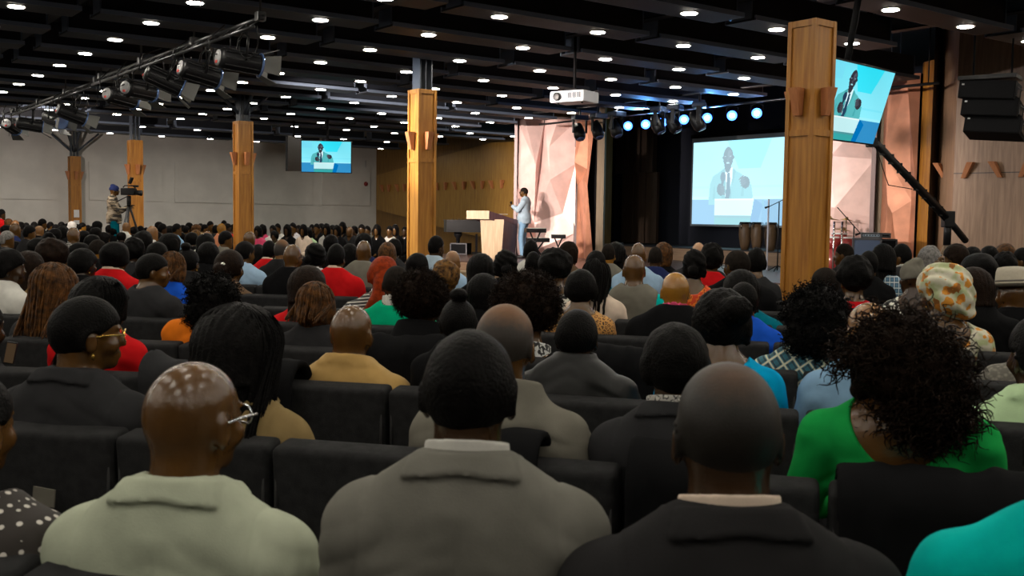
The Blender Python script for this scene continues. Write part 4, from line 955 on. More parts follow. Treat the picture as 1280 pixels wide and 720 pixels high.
# --- hair
def hair_mesh(kind, lod):
    key = ('h', kind, lod)
    if key in CACHE: return CACHE[key]
    r = min(LODR[lod], .012) if lod < 3 else .018
    big = kind in ('bigcurl', 'long', 'longwide', 'afro', 'braids', 'pony', 'curlywig', 'bob', 'updo', 'bunbraid', 'wrap', 'floral')
    G, ax = grid((-.26, -.28, .76), (.26, .18, 1.52), r) if big else grid((-.13, -.16, 1.08), (.13, .13, 1.44), r)
    X, Y, Z = G
    head = head_sdf(G, 3); face = ell(G, (0, .125, 1.165), (.070, .085, .095)); ears = np.minimum(ell(G, (.09, .004, 1.185), (.028, .028, .040)), ell(G, (-.09, .004, 1.185), (.028, .028, .040)))
    hl = 1.125 + .085 * np.clip((Y + .055) / .06, 0, 1) + .03 * np.clip((Y - .02) / .05, 0, 1)
    cutline = hl - Z; nz = vnoise(G, 40, 5); nz2 = vnoise(G, 16, 7)
    def finish(d, faceclear=True):
        return smax(d, -face, .006) if faceclear else d
    if kind in ('buzz', 'thin', 'horseshoe'): d = smax(head - .0035, cutline, .004); d = smax(d, -ears, .003); d = finish(d)
    elif kind == 'short': d = smax(head - .009 - .0015 * nz, cutline, .006); d = smax(d, -ears, .003); d = finish(d)
    elif kind == 'thin':
        d = smax(head - .0035, cutline, .004); d = smax(d, -ears, .003); d = finish(d); d = smax(d, -ell(G, (0, .0, 1.33), (.045, .07, .035)), .004)
    elif kind == 'horseshoe':
        d = smax(head - .004, cutline, .004); d = smax(d, -ears, .003); d = finish(d); d = smax(d, Z - 1.235 - nz * .006, .006)
    elif kind == 'lowafro': d = smax(smin(head - .018, ell(G, (0, -.012, 1.248), (.094, .108, .092)), .01) - .004 * nz, cutline - .01, .012); d = finish(d)
    elif kind == 'cap': d = smax(smin(head - .022, ell(G, (0, -.022, 1.258), (.103, .115, .088)), .02) - .007 * nz2 - .003 * nz, 1.150 - Z + .45 * (Y + .03) + .01 * nz2, .014); d = finish(d)
    elif kind == 'afro': d = smax(ell(G, (0, -.030, 1.262), (.125, .125, .118)), 1.135 + .25 * np.clip(Y + .0, -.1, .1) - Z, .04) - .008 * nz - .012 * nz2; d = finish(d)
    elif kind == 'curlywig': d = smin(ell(G, (0, -.028, 1.235), (.130, .130, .125)), ell(G, (0, -.06, 1.15), (.125, .10, .10)), .03) - .008 * nz - .010 * nz2; d = finish(d)
    elif kind == 'bigcurl': d = smin(ell(G, (0, -.03, 1.21), (.150, .135, .145)), ell(G, (.06, -.075, 1.12), (.105, .085, .11)), .05) - .012 * nz - .022 * nz2; d = finish(d)
    elif kind in ('long', 'longwide'):
        w_ = 1.0 if kind == 'long' else 1.25
        d = smin(head - .020, ell(G, (0, -.03, 1.24), (.098 * w_, .108, .098)), .02); d = smin(d, cap(G, (0, -.055, 1.2), (0, -.115, .93), .092 * w_, .085 * w_), .04)
        flat = np.abs(Y + .075 + .12 * (1.15 - Z)) - .055; d = smax(d, np.where(Z < 1.12, flat, -1), .03); d = smax(d, np.where(Z < 1.0, .90 - Z + .02 * nz2, -1), .02)
        d = d - .004 * np.sin(X * 260 + 3 * nz2); d = finish(d)
    elif kind == 'bob':
        d = smin(head - .022, ell(G, (0, -.02, 1.225), (.100, .112, .110)), .02); d = smin(d, ell(G, (0, -.035, 1.14), (.100, .085, .07)), .03) - .003 * np.sin(X * 240 + 3 * nz2); d = finish(d)
    elif kind == 'bun':
        d = smax(head - .012, cutline - .004, .006); d = smax(d, -ears, .003); d = finish(d); d = smin(d, ell(G, (0, -.035, 1.355), (.045, .045, .035)) - .003 * nz, .012)
    elif kind == 'backbun':
        d = smax(head - .012, cutline - .004, .006); d = smax(d, -ears, .003); d = finish(d); d = smin(d, ell(G, (0.0, -.125, 1.20), (.052, .04, .048)) - .003 * nz, .012)
    elif kind == 'bunbraid':
        rid = .0045 * np.sin(((X - .02) * .55 + (Z - 1.3) * .85) * 330 + 2 * nz2)
        d = smin(head - .024, ell(G, (-.004, -.018, 1.238), (.104, .112, .105)), .02) - rid; d = smax(d, 1.11 - Z + .4 * (Y + .03), .02)
        d = smin(d, ell(G, (.058, -.118, 1.270), (.062, .055, .058)) - .005 * np.sin((X + Z) * 300 + nz2), .008); d = finish(d)
    elif kind == 'braids':
        d = smin(head - .022, ell(G, (0, -.03, 1.23), (.102, .108, .105)), .02); d = smin(d, ell(G, (0, -.085, 1.08), (.09, .06, .15)), .04); d = d - .006 * np.sin(np.arctan2(X, -(Y + .02)) * 26) * np.clip((1.33 - Z) / .04, 0, 1); d = finish(d)
    elif kind == 'updo':
        d = smin(head - .020, ell(G, (0, -.03, 1.275), (.105, .115, .095)), .02); d = smin(d, ell(G, (.03, -.05, 1.35), (.07, .06, .045)), .03) - .010 * nz2 - .004 * nz; d = smax(d, 1.16 - Z, .03); d = finish(d)
    elif kind == 'pony':
        d = smax(head - .014, cutline - .006, .006); d = finish(d); d = smin(d, cap(G, (0, -.10, 1.22), (-.03, -.17, 1.05), .035, .045), .015); d = smin(d, cap(G, (-.03, -.17, 1.05), (-.10, -.15, .98), .045, .03), .02) - .008 * nz2
    elif kind == 'beanie': d = smax(head - .018 - .002 * np.sin(X * 300), 1.205 - Z - .15 * (Y + .02), .008); d = smin(d, ell(G, (0, -.04, 1.33), (.05, .05, .03)), .03); d = smax(d, -ell(G, (0, .12, 1.17), (.08, .07, .08)), .005)
    elif kind == 'wrap':
        d = smin(head - .020, ell(G, (0, -.035, 1.262), (.108, .122, .100)), .02) - .005 * np.sin((Z * 1.2 + X * .6) * 110 + nz2 * 2); d = smax(d, 1.15 - Z + .35 * Y, .015); d = smin(d, ell(G, (.0, -.15, 1.20), (.05, .045, .045)) - .004 * nz, .01); d = smax(d, -face, .005)
    elif kind == 'floral':
        d = smin(ell(G, (0, -.035, 1.275), (.133, .135, .115)), ell(G, (.01, -.09, 1.20), (.11, .09, .10)), .03) - .007 * np.sin((Z * .9 + X * .7 + Y * .3) * 85 + nz2 * 2.5) - .006 * nz2; d = smax(d, 1.13 - Z + .35 * (Y - .02), .015)
        d = smin(d, ell(G, (.045, -.12, 1.135), (.065, .05, .04)) - .008 * nz2, .012); d = smax(d, -face, .005)
    me = nets(d, ax, kind + '_hair'); CACHE[key] = me; return me
def strand_mesh(kind, n, seed=1):
    """loose curls, straight locks or braids as thin tubes lying over the hair mass"""
    key = ('s', kind, n)
    if key in CACHE: return CACHE[key]
    r = random.Random(seed); vs = []; fs = []
    def tube(pts, rad, k=3):
        o = len(vs); m = len(pts)
        for i, p in enumerate(pts):
            d = (pts[min(i + 1, m - 1)] - pts[max(i - 1, 0)]); d.normalize(); a = d.orthogonal().normalized(); b = d.cross(a)
            rr = rad * (1 if i < m - 2 else .5)
            for j in range(k): t = 2 * PI * j / k; vs.append(p + (a * math.cos(t) + b * math.sin(t)) * rr)
        for i in range(m - 1):
            for j in range(k): fs.append((o + i * k + j, o + i * k + (j + 1) % k, o + (i + 1) * k + (j + 1) % k, o + (i + 1) * k + j))
    P_ = {'bigcurl': ((0, -.035, 1.20), (.155, .135, .155), (.06, -.08, 1.12), (.105, .09, .11)), 'curlywig': ((0, -.028, 1.235), (.128, .128, .122), (0, -.06, 1.15), (.12, .10, .10)),
          'afro': ((0, -.030, 1.262), (.125, .125, .118), None, None)}
    if kind in P_:
        c, R_, c2, R2 = P_[kind]
        for i in range(n):
            while True:
                v = Vector((r.gauss(0, 1), r.gauss(0, 1), r.gauss(0, 1))).normalized()
                if v.y > .55 and v.z < .45: continue
                if v.z < -.75: continue
                break
            if c2 and (v.z < -.05 or r.random() < .35): cc, RR = Vector(c2), R2
            else: cc, RR = Vector(c), R_
            if v.y > .45 and v.z < .3: continue
            p = cc + Vector((v.x * RR[0], v.y * RR[1], v.z * RR[2])) * r.uniform(.93, 1.03)
            L = {'bigcurl': r.uniform(.05, .11), 'curlywig': r.uniform(.03, .06), 'afro': r.uniform(.015, .035)}[kind]
            ax_ = (v * (.5 if kind != 'afro' else 1.0) + Vector((r.uniform(-.7, .7), r.uniform(-.7, .7), r.uniform(-1.1, .1)))).normalized()
            a = ax_.orthogonal().normalized(); b = ax_.cross(a); cr = {'bigcurl': r.uniform(.006, .013), 'curlywig': .006, 'afro': .004}[kind]; turns = {'bigcurl': r.uniform(1.2, 2.6), 'curlywig': 3.0, 'afro': 2}[kind]
            m = {'bigcurl': 13, 'curlywig': 14, 'afro': 8}[kind]; ph = r.random() * 6
            pts = [p + ax_ * (L * s / (m - 1)) + (a * math.cos(ph + turns * 2 * PI * s / (m - 1)) + b * math.sin(ph + turns * 2 * PI * s / (m - 1))) * cr for s in range(m)]
            tube(pts, {'bigcurl': .0022, 'curlywig': .0024, 'afro': .0016}[kind])
    else:
        long = kind in ('long', 'longwide', 'braids'); w_ = 1.25 if kind == 'longwide' else 1.0
        c = Vector((0, -.025, 1.235)); R_ = (.103 * w_, .112, .105)
        zend = {'long': .92, 'longwide': .80, 'braids': .90, 'bob': 1.09, 'dreads': 1.13}[kind]
        thick = {'long': .0022, 'longwide': .0022, 'braids': .0060, 'bob': .0022, 'dreads': .0065}[kind]
        for i in range(n):
            az = r.uniform(-PI, PI); lay = r.uniform(.96, 1.05); th0 = r.uniform(.02, .5); ph = r.random() * 6; pts = []
            if abs(az) < .75: az = math.copysign(.75 + r.random() * .5, az)       # az = 0 is the face (+Y)
            m1 = 8; thE = 1.62
            for s in range(m1):
                th = th0 + (thE - th0) * s / (m1 - 1); az2 = az
                pts.append(c + Vector((math.sin(th) * math.sin(az2) * R_[0], math.sin(th) * math.cos(az2) * R_[1], math.cos(th) * R_[2])) * 1 * lay)
            end = pts[-1].copy(); ze = zend + r.uniform(0, .10 if long else .03); m2 = 9 if long else 4
            for s in range(1, m2 + 1):
                t = s / m2; z = end.z + (ze - end.z) * t
                q = Vector((end.x * (1 - .12 * t), end.y - (.05 * t if end.y < 0 else -.0) - (.12 * t if abs(end.y) < .06 else 0), z))
                amp = .010 * t if kind == 'longwide' else .003 * t; q += Vector((amp * math.sin(t * 9 + ph), amp * math.cos(t * 8 + ph * 2), 0)); pts.append(q)
            if kind in ('braids', 'dreads'):
                pts2 = []
                for s in range(len(pts)): pts2.append(pts[s] + Vector((r.uniform(-.002, .002), r.uniform(-.002, .002), 0)))
                tube(pts2, thick, 5)
            else: tube(pts, thick, 3)
    me = bpy.data.meshes.new(kind + '_strands'); me.from_pydata([tuple(v) for v in vs], [], fs); me.update(); me.polygons.foreach_set('use_smooth', [True] * len(me.polygons)); CACHE[key] = me; return me

# --- cloth and hair materials
def skin_m(t):
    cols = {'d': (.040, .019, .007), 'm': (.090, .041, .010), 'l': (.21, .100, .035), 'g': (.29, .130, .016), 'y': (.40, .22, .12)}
    return mat('skin_' + t, cols[t], .235, noise=.22, nscale=9, spec=.55, bump=.10, bscale=90)
def hair_m(t):
    cols = {'k': (.0045, .004, .0038), 'b': (.012, .0065, .004), 'r': (.22, .025, .004), 'n': (.115, .046, .010), 'g': (.20, .19, .18), 's': (.012, .009, .007), 'o': (.20, .095, .02)}
    if t in 'th':       # hair thinning out over the scalp: the skin shows through
        nm = 'hair_' + t
        if nm in MATS: return MATS[nm]
        m = mat(nm, (.012, .009, .007), .5, bump=.12, bscale=320, spec=.25); nt = m.node_tree; bs = nt.nodes['Principled BSDF']
        tc = _n(nt, 'ShaderNodeTexCoord'); vm = _n(nt, 'ShaderNodeVectorMath'); vm.operation = 'DISTANCE'; nt.links.new(tc.outputs['Object'], vm.inputs[0]); vm.inputs[1].default_value = (0, -.045, 1.31) if t == 't' else (0, .02, 1.34)
        no = _n(nt, 'ShaderNodeTexNoise'); no.inputs['Scale'].default_value = 60; nt.links.new(tc.outputs['Object'], no.inputs['Vector'])
        ma = _n(nt, 'ShaderNodeMath'); ma.operation = 'MULTIPLY_ADD'; nt.links.new(no.outputs[0], ma.inputs[0]); ma.inputs[1].default_value = .03; nt.links.new(vm.outputs['Value'], ma.inputs[2])
        r = _n(nt, 'ShaderNodeValToRGB'); e = r.color_ramp.elements
        if t == 't': e[0].position = .02; e[0].color = (.060, .028, .012, 1); e[1].position = .085; e[1].color = (.010, .008, .006, 1)
        else: e[0].position = .10; e[0].color = (.13, .058, .020, 1); e[1].position = .155; e[1].color = (.030, .024, .020, 1)
        nt.links.new(ma.outputs[0], r.inputs[0]); nt.links.new(r.outputs[0], bs.inputs['Base Color']); return m
    if t == 'n' or t == 'o': return mat('hair_' + t, cols[t], .5, col2=(.022, .010, .004), nscale=30, bump=.6, bscale=120, spec=.12)
    return mat('hair_' + t, cols[t], .50 if t != 's' else .7, noise=.4, nscale=40, bump=.45 if t != 's' else .25, bscale=140, spec=.045)
CL = {'char': (.017, .0165, .017), 'black': (.0055, .0055, .006), 'grey': (.15, .14, .115), 'suitgrey': (.150, .145, .125), 'dgrey': (.024, .024, .0255), 'sage': (.38, .41, .31), 'beige': (.30, .245, .165), 'tan': (.40, .25, .085),
      'olive': (.20, .14, .06), 'red': (.48, .008, .010), 'green': (.01, .30, .06), 'emerald': (.0, .33, .16), 'teal': (.0, .13, .18), 'turq': (.0, .40, .36), 'cyan': (.0, .33, .62), 'blue': (.01, .08, .50), 'navy': (.015, .022, .075),
      'lblue': (.30, .44, .60), 'white': (.55, .54, .50), 'cream': (.62, .50, .40), 'orange': (.65, .16, .01), 'mustard': (.60, .25, .01), 'pink': (.55, .06, .14), 'lgreen': (.45, .62, .36), 'denim': (.20, .34, .50), 'brown': (.12, .075, .045), 'suitblue': (.33, .42, .50), 'salmon': (.65, .25, .13)}
def cloth_m(c):
    if c in PATTERNS: return pattern_m(c)
    return mat('cloth_' + c, CL[c], .88 if c != 'tan' else .5, noise=.10, nscale=14, bump=.10, bscale=320, spec=.05)
PATTERNS = {'plaid', 'stripe', 'leopard', 'floral', 'dots', 'lace', 'bwprint', 'knitgrey', 'leatherk', 'camo', 'whiteprint', 'redorange', 'paisley', 'bluecheck', 'snood'}
def pattern_m(c):
    nm = 'print_' + c
    if nm in MATS: return MATS[nm]
    m = bpy.data.materials.new(nm); m.use_nodes = True; nt = m.node_tree; b = nt.nodes['Principled BSDF']; b.inputs['Roughness'].default_value = .8
    tc = _n(nt, 'ShaderNodeTexCoord'); mp = _n(nt, 'ShaderNodeMapping'); nt.links.new(tc.outputs['Object'], mp.inputs['Vector'])
    lk = nt.links.new
    def ramp(src, stops, const=True):
        r = _n(nt, 'ShaderNodeValToRGB'); r.color_ramp.interpolation = 'CONSTANT' if const else 'LINEAR'
        e = r.color_ramp.elements; e[0].position, e[0].color = stops[0][0], (*stops[0][1], 1); e[1].position, e[1].color = stops[1][0], (*stops[1][1], 1)
        for p, cc in stops[2:]: x = e.new(p); x.color = (*cc, 1)
        lk(src, r.inputs[0]); return r.outputs[0]
    def mix(f, a, c_):
        x = _n(nt, 'ShaderNodeMix'); x.data_type = 'RGBA'; lk(f, x.inputs[0])
        for s, i in ((a, 6), (c_, 7)):
            if isinstance(s, tuple): x.inputs[i].default_value = (*s, 1)
            else: lk(s, x.inputs[i])
        return x.outputs[2]
    def wave(rot, sc, dirn='X', prof='SIN'):
        q = _n(nt, 'ShaderNodeMapping'); q.inputs['Rotation'].default_value = rot; lk(tc.outputs['Object'], q.inputs['Vector'])
        w_ = _n(nt, 'ShaderNodeTexWave'); w_.inputs['Scale'].default_value = sc; w_.bands_direction = dirn; lk(q.outputs[0], w_.inputs['Vector']); return w_.outputs['Fac']
    if c in ('plaid', 'bluecheck'):
        base = (.012, .10, .14) if c == 'plaid' else (.10, .22, .33); dk = (.008, .012, .02) if c == 'plaid' else (.02, .05, .10); li = (.45, .45, .33) if c == 'plaid' else (.6, .65, .65)
        sc = 7; ang = .65 if c == 'plaid' else 0
        w1, w2 = wave((0, ang, 0), sc), wave((0, ang, 0), sc, 'Z'); a = ramp(w1, [(0, base), (.35, dk), (.65, base)]); bb = mix(ramp(w2, [(0, (0, 0, 0)), (.4, (.6, .6, .6)), (.7, (0, 0, 0))]), a, dk)
        l1 = ramp(w1, [(0, (0, 0, 0)), (.93, (1, 1, 1))]); l2 = ramp(w2, [(0, (0, 0, 0)), (.93, (1, 1, 1))]); o = mix(l1, bb, li); o = mix(l2, o, li)
    elif c == 'stripe': o = ramp(wave((0, .12, 0), 16, 'Z'), [(0, (.012, .012, .012)), (.72, (.5, .47, .42))])
    else:
        v = _n(nt, 'ShaderNodeTexVoronoi'); lk(mp.outputs[0], v.inputs['Vector']); no = _n(nt, 'ShaderNodeTexNoise'); lk(mp.outputs[0], no.inputs['Vector'])
        if c in ('floral', 'bwprint', 'paisley'):
            n3 = _n(nt, 'ShaderNodeTexNoise'); n3.inputs['Scale'].default_value = 40; lk(tc.outputs['Object'], n3.inputs['Vector']); va = _n(nt, 'ShaderNodeVectorMath'); va.operation = 'MULTIPLY_ADD'
            lk(n3.outputs['Color'], va.inputs[0]); va.inputs[1].default_value = (.045, .045, .045); lk(mp.outputs[0], va.inputs[2]); lk(va.outputs[0], v.inputs['Vector'])
        if c == 'leopard': v.feature = 'DISTANCE_TO_EDGE'; v.inputs['Scale'].default_value = 45; o = ramp(v.outputs['Distance'], [(0, (.50, .24, .06)), (.16, (.02, .012, .008)), (.30, (.45, .20, .05))])
        elif c == 'dots': v.inputs['Scale'].default_value = 42; v.inputs['Randomness'].default_value = .12; o = ramp(v.outputs['Distance'], [(0, (.55, .52, .47)), (.27, (.018, .013, .010))])
        elif c == 'floral': v.inputs['Scale'].default_value = 17; no.inputs['Scale'].default_value = 14; a = ramp(no.outputs[0], [(0, (.42, .45, .27)), (.45, (.62, .58, .46)), (.60, (.38, .42, .22))], False); f = ramp(v.outputs['Distance'], [(0, (1, 1, 1)), (.40, (0, 0, 0))]); vc = ramp(no.outputs[0], [(0, (.62, .25, .02)), (.52, (.50, .16, .01)), (.6, (.25, .09, .01))]); o = mix(f, a, vc)
        elif c == 'lace': no.inputs['Scale'].default_value = 60; o = ramp(no.outputs[0], [(0, (.02, .02, .02)), (.5, (.6, .6, .58))])
        elif c == 'bwprint': v.inputs['Scale'].default_value = 16; o = ramp(v.outputs['Distance'], [(0, (.02, .02, .02)), (.22, (.7, .68, .6)), (.5, (.015, .015, .015))])
        elif c == 'knitgrey': v.inputs['Scale'].default_value = 60; o = ramp(v.outputs['Distance'], [(0, (.24, .22, .18)), (.6, (.10, .092, .075))], False)
        elif c == 'leatherk': o = ramp(no.outputs[0], [(0, (.005, .005, .005)), (1, (.009, .009, .009))], False); b.inputs['Roughness'].default_value = .42; b.inputs['Specular IOR Level'].default_value = .22
        elif c == 'camo': no.inputs['Scale'].default_value = 7; mp.inputs['Scale'].default_value = (.6, .6, 2.2); o = ramp(no.outputs[0], [(0, (.03, .025, .02)), (.46, (.22, .17, .11)), (.54, (.40, .33, .24))])
        elif c == 'whiteprint': v.inputs['Scale'].default_value = 22; o = ramp(v.outputs['Distance'], [(0, (.10, .10, .18)), (.22, (.62, .60, .62))])
        elif c == 'redorange': no.inputs['Scale'].default_value = 26; o = ramp(no.outputs[0], [(0, (.60, .05, .005)), (.5, (.75, .20, .01)), (.58, (.3, .02, .005))])
        elif c == 'paisley': v.inputs['Scale'].default_value = 55; o = ramp(v.outputs['Distance'], [(0, (.55, .53, .48)), (.35, (.03, .03, .03)), (.5, (.4, .38, .35))])
        elif c == 'snood': v.inputs['Scale'].default_value = 30; o = ramp(v.outputs['Distance'], [(0, (.02, .02, .02)), (.3, (.1, .1, .1))])
    lk(o, b.inputs['Base Color']); MATS[nm] = m; return m
# --- chairs
C_CH = mat('chair_fabric', (.020, .020, .0205), .9, noise=.25, nscale=30, bump=.2, bscale=260, spec=.10)
C_PIPE = mat('chair_piping', (.045, .045, .045), .8)
def chair_parts():
    S = {}
    def pad(w_, h, dtop, dbot, bev, name):
        bm = bmesh.new(); bmesh.ops.create_cube(bm, size=1)
        for v in bm.verts:
            dd = dtop if v.co.z > 0 else dbot; v.co = Vector((v.co.x * w_, v.co.y * dd, v.co.z * h))
        bmesh.ops.bevel(bm, geom=bm.edges[:], offset=bev, segments=4, profile=.6, affect='EDGES')
        for f in bm.faces: f.smooth = True
        me = bpy.data.meshes.new(name); bm.to_mesh(me); bm.free(); me.materials.append(C_CH); return me
    S['backrest'] = (pad(.497, .56, .115, .15, .024, 'backrest'), (0, -.02, .67), (.10, 0, 0))
    S['seat'] = (pad(.48, .12, .50, .50, .03, 'seat'), (0, .26, .38), (0, 0, 0))
    m = MB(); m.tube([(-.225, -.082, .925), (.225, -.082, .925), (.235, -.09, .91), (.235, -.10, .70)], .0045, 6); m.tube([(-.225, -.082, .925), (-.235, -.09, .91), (-.235, -.10, .70)], .0045, 6)
    m.tube([(-.21, -.107, .66), (.21, -.107, .66)], .004, 6); S['piping'] = (m.mesh('piping', C_PIPE), (0, 0, 0), (0, 0, 0))
    m = MB(); m.box((0, .2, .16), (.05, .4, .32), bev=.01); m.box((0, .2, .01), (.12, .45, .02)); S['pedestal'] = (m.mesh('pedestal', BLACK), (0, 0, 0), (0, 0, 0))
    return S
CHP = chair_parts()
def make_chair(x, y, rz, label):
    t = empty('auditorium_chair', (x, y, 0), rz, label, 'chair', 'charcoal auditorium chairs in rows')
    for k, (me, loc, rot) in CHP.items():
        o = link(k, me, t, loc); o.rotation_euler = rot
    return t
# ------------------------------------------------------------------ seating rows
ROWC = [1.72, 2.85, 3.89, 4.91, 6.02, 7.0, 8.06, 9.15, 10.2, 11.3, 12.4, 13.5, 14.6, 15.7, 16.8, 17.9, 19.0, 20.1]
def row_d(c, tx):
    d = c / (1 + .28 * tx)
    for _ in range(20):
        X = tx * d; f = d + .28 * X + (.03 * X * X if X < 0 else 0) - c; d -= f / (1 + .28 * tx + (.06 * tx * X if X < 0 else 0))
    return d
HW = dict(bald=.158, buzz=.162, short=.175, thin=.162, lowafro=.192, cap=.212, afro=.262, curlywig=.27, bigcurl=.385, long=.200, longwide=.25, bob=.21, bun=.18, backbun=.18, bunbraid=.235, braids=.215, updo=.215, pony=.185, beanie=.195, wrap=.22, floral=.275, horseshoe=.162, hat=.20, dreads=.215)
HT = dict(bald=1.322, buzz=1.326, short=1.332, thin=1.326, lowafro=1.343, cap=1.347, afro=1.385, curlywig=1.362, bigcurl=1.357, long=1.345, longwide=1.345, bob=1.345, bun=1.402, backbun=1.335, bunbraid=1.362, braids=1.345, updo=1.405, pony=1.337, beanie=1.352, wrap=1.372, floral=1.395, horseshoe=1.322, hat=1.40, dreads=1.345)
BODY_YAW = 15.6
PEOPLE = []
def person(cx, yt, w_, hair, skin, hc, garm, col, who, label, row=None, yaw=None, fem=False, sh=None, d=None, body=None, dx=0, pose='lap', lod=None, group=None, drop=None, smax_=1.22, tilt=0.0, seed=None, extras=()):
    dx *= .25
    tx = (cx - 640) / F_PX
    W = HW[hair] * (1 + .16 * min(1, abs(math.sin(math.radians(yaw or 0))) * 1.2)) if hair in ('bald', 'short', 'buzz', 'thin', 'lowafro', 'cap', 'horseshoe', 'beanie') else HW[hair]
    dest = F_PX * W / w_
    if d is None:
        if row is None:
            cc = [row_d(c + .17, tx) for c in ROWC]; k = min(range(len(cc)), key=lambda i: abs(math.log(cc[i] / dest)))
            row = k
        d = row_d(ROWC[row] + (.13 if row == 0 else .17), tx)
    if hair != 'bigcurl' and d > 3.4:
        r0 = ray(cx, yt); d0_ = d
        for _ in range(9):
            X_, Y_ = r0.x / r0.y * d + dx, d
            hit = any(math.hypot(X_ - q[3], Y_ - q[4]) < (.36 if row != 99 else .42) for q in PEOPLE) or any(math.hypot(X_ - UV(u_, 8.2).x, Y_ - UV(u_, 8.2).y) < .50 for u_ in (6.27, 13.38, 20.44, 27.9, 34.3))
            if not hit: break
            d += .2 if row != 99 else .25
    s = max(.82, min(smax_ + (.08 if d > 3.4 else 0), w_ * d / (F_PX * W)))
    p = at_d(cx, yt, d); zt = p.z
    if lod is None: lod = 0 if d < 3.4 else 1 if d < 5.6 else 2 if d < 12 else 3
    by = body if body is not None else BODY_YAW
    if yaw is None: yaw = math.degrees(math.atan2(3.0 - p.x, 26 - p.y)) * .8 + 2
    rel = yaw - by; rel = max(-80, min(80, rel)); q = 20 if lod < 3 else 30; rel = round(rel / q) * q
    if sh is None: sh = .90 if fem else 1.06
    if drop is None: drop = 0.0 if lod == 0 else .025
    bm_ = body_mesh(lod, rel, fem, sh, pose, tilt, drop)
    o = link('person', bm_); 
    if not bm_.materials: bm_.materials.append(None)
    o.material_slots[0].link = 'OBJECT'; o.material_slots[0].material = skin_m(skin)
    zb = zt - s * HT[hair]
    o.location = (p.x + dx, p.y, zb); o.rotation_euler = (0, 0, -math.radians(by)); o.scale = (s, s, s)
    if zb >= .06 and d > 5:
        o.scale = (s, s, zt / HT[hair]); o.location.z = 0
    tag(o, label, 'person', group)
    A = -math.radians(rel); c = Vector((0, -.02, 0)); off = c - Matrix.Rotation(A, 3, 'Z') @ c
    def child(name, me, m_, head=False):
        if not me.materials: me.materials.append(None)
        ch = link(name, me, o); ch.material_slots[0].link = 'OBJECT'; ch.material_slots[0].material = m_
        if not head: ch.location = (0, 0, drop)
        if head:
            ch.location = off; ch.rotation_euler = (0, 0, A)
            if tilt: 
                M = Matrix.Translation(off) @ Matrix.Rotation(A, 4, 'Z') @ Matrix.Translation((0, -.03, 1.12)) @ Matrix.Rotation(tilt, 4, 'X') @ Matrix.Translation((0, .03, -1.12)); ch.matrix_local = M
        return ch
    if hair not in ('bald', 'hat'):
        base = {'dreads': 'bob'}.get(hair, hair); hm_ = hair_m(hc) if hc in ('k', 'b', 'r', 'n', 'g', 's', 'o', 't', 'h') else cloth_m(hc)
        nm = {'cap': 'hair', 'beanie': 'knit_cap', 'wrap': 'head_wrap', 'floral': 'head_wrap'}.get(hair, 'hair')
        hh = child(nm, hair_mesh(base, lod), hm_, True)
        if lod <= 1 and hair in ('bigcurl', 'curlywig', 'afro', 'long', 'longwide', 'braids', 'bob', 'dreads') or (lod == 2 and d < 9 and hair in ('braids', 'dreads', 'curlywig', 'bigcurl')):
            n_ = {'bigcurl': 1500, 'curlywig': 1100, 'afro': 1600, 'long': 900, 'longwide': 1000, 'braids': 150, 'bob': 700, 'dreads': 130}[hair]
            if lod == 2: n_ = n_ // 2
            st = strand_mesh(hair, n_)
            if not st.materials: st.materials.append(None)
            s2 = link('hair_strands', st, hh); s2.material_slots[0].link = 'OBJECT'; s2.material_slots[0].material = hm_
    if garm:
        child({'suit': 'suit_jacket', 'tee': 'top', 'shirt': 'shirt', 'knit': 'sweater', 'hoodie': 'hooded_jacket', 'leather': 'leather_jacket', 'offsh': 'dress_top', 'vest': 'vest', 'tank': 'top', 'scoop': 'top', 'wide': 'top'}[garm], garment_mesh(garm, lod, fem, sh, pose, seed or (hash(who) % 7 if False else len(PEOPLE) % 5)), cloth_m(col))
    child('trousers', legs_mesh(), cloth_m('black'))
    for e in extras: e(o, child, lod)
    PEOPLE.append((o, who, row, p.x + dx, p.y)); return o
# --- things worn
def under(col, top=1.118, th=.010):
    def f(o, child, lod):
        key = ('under', lod, top, th)
        if key not in CACHE:
            G, ax = grid((-.11, -.14, 1.02), (.11, .08, 1.15), (.0042 if lod == 0 else .006) if lod < 2 else .011); a = cap(G, (0, -.026, 1.16), (0, -.036, 1.03), .068 + th, .076 + th); b = cap(G, (0, -.026, 1.20), (0, -.036, 1.03), .0665, .0725)
            d = smax(smax(a, -b, .002), G[2] - (top - .28 * (G[1] + .06)), .003); CACHE[key] = nets(d, ax, 'shirt_collar')
        child('shirt_collar', CACHE[key], cloth_m(col))
    return f
def ushirt(col, kind='tee', sh=1.1):
    def f(o, child, lod): child('shirt', garment_mesh(kind, lod, False, sh), cloth_m(col))
    return f
def glasses(col='gold'):
    def f(o, child, lod):
        m = MB()
        for s in (-1, 1):
            m.tube([(s * .080, -.02, 1.205), (s * .082, .04, 1.212), (s * .074, .098, 1.210)], .0030, 6)
            c = (s * .035, .108, 1.205); m.tube([(c[0] + .026 * math.cos(a), c[1] - .012 * abs(math.cos(a)) * (1 if math.cos(a) * s > 0 else 0), c[2] + .019 * math.sin(a)) for a in [k * PI / 8 for k in range(17)]], .0026, 6)
        m.tube([(-.009, .109, 1.210), (.009, .109, 1.210)], .0026, 6)
        child('glasses', m.mesh('glasses', []), mat('frame_' + col, (.45, .28, .06) if col == 'gold' else (.5, .5, .5) if col == 'silver' else (.01, .01, .01), .25, .9), True)
    return f
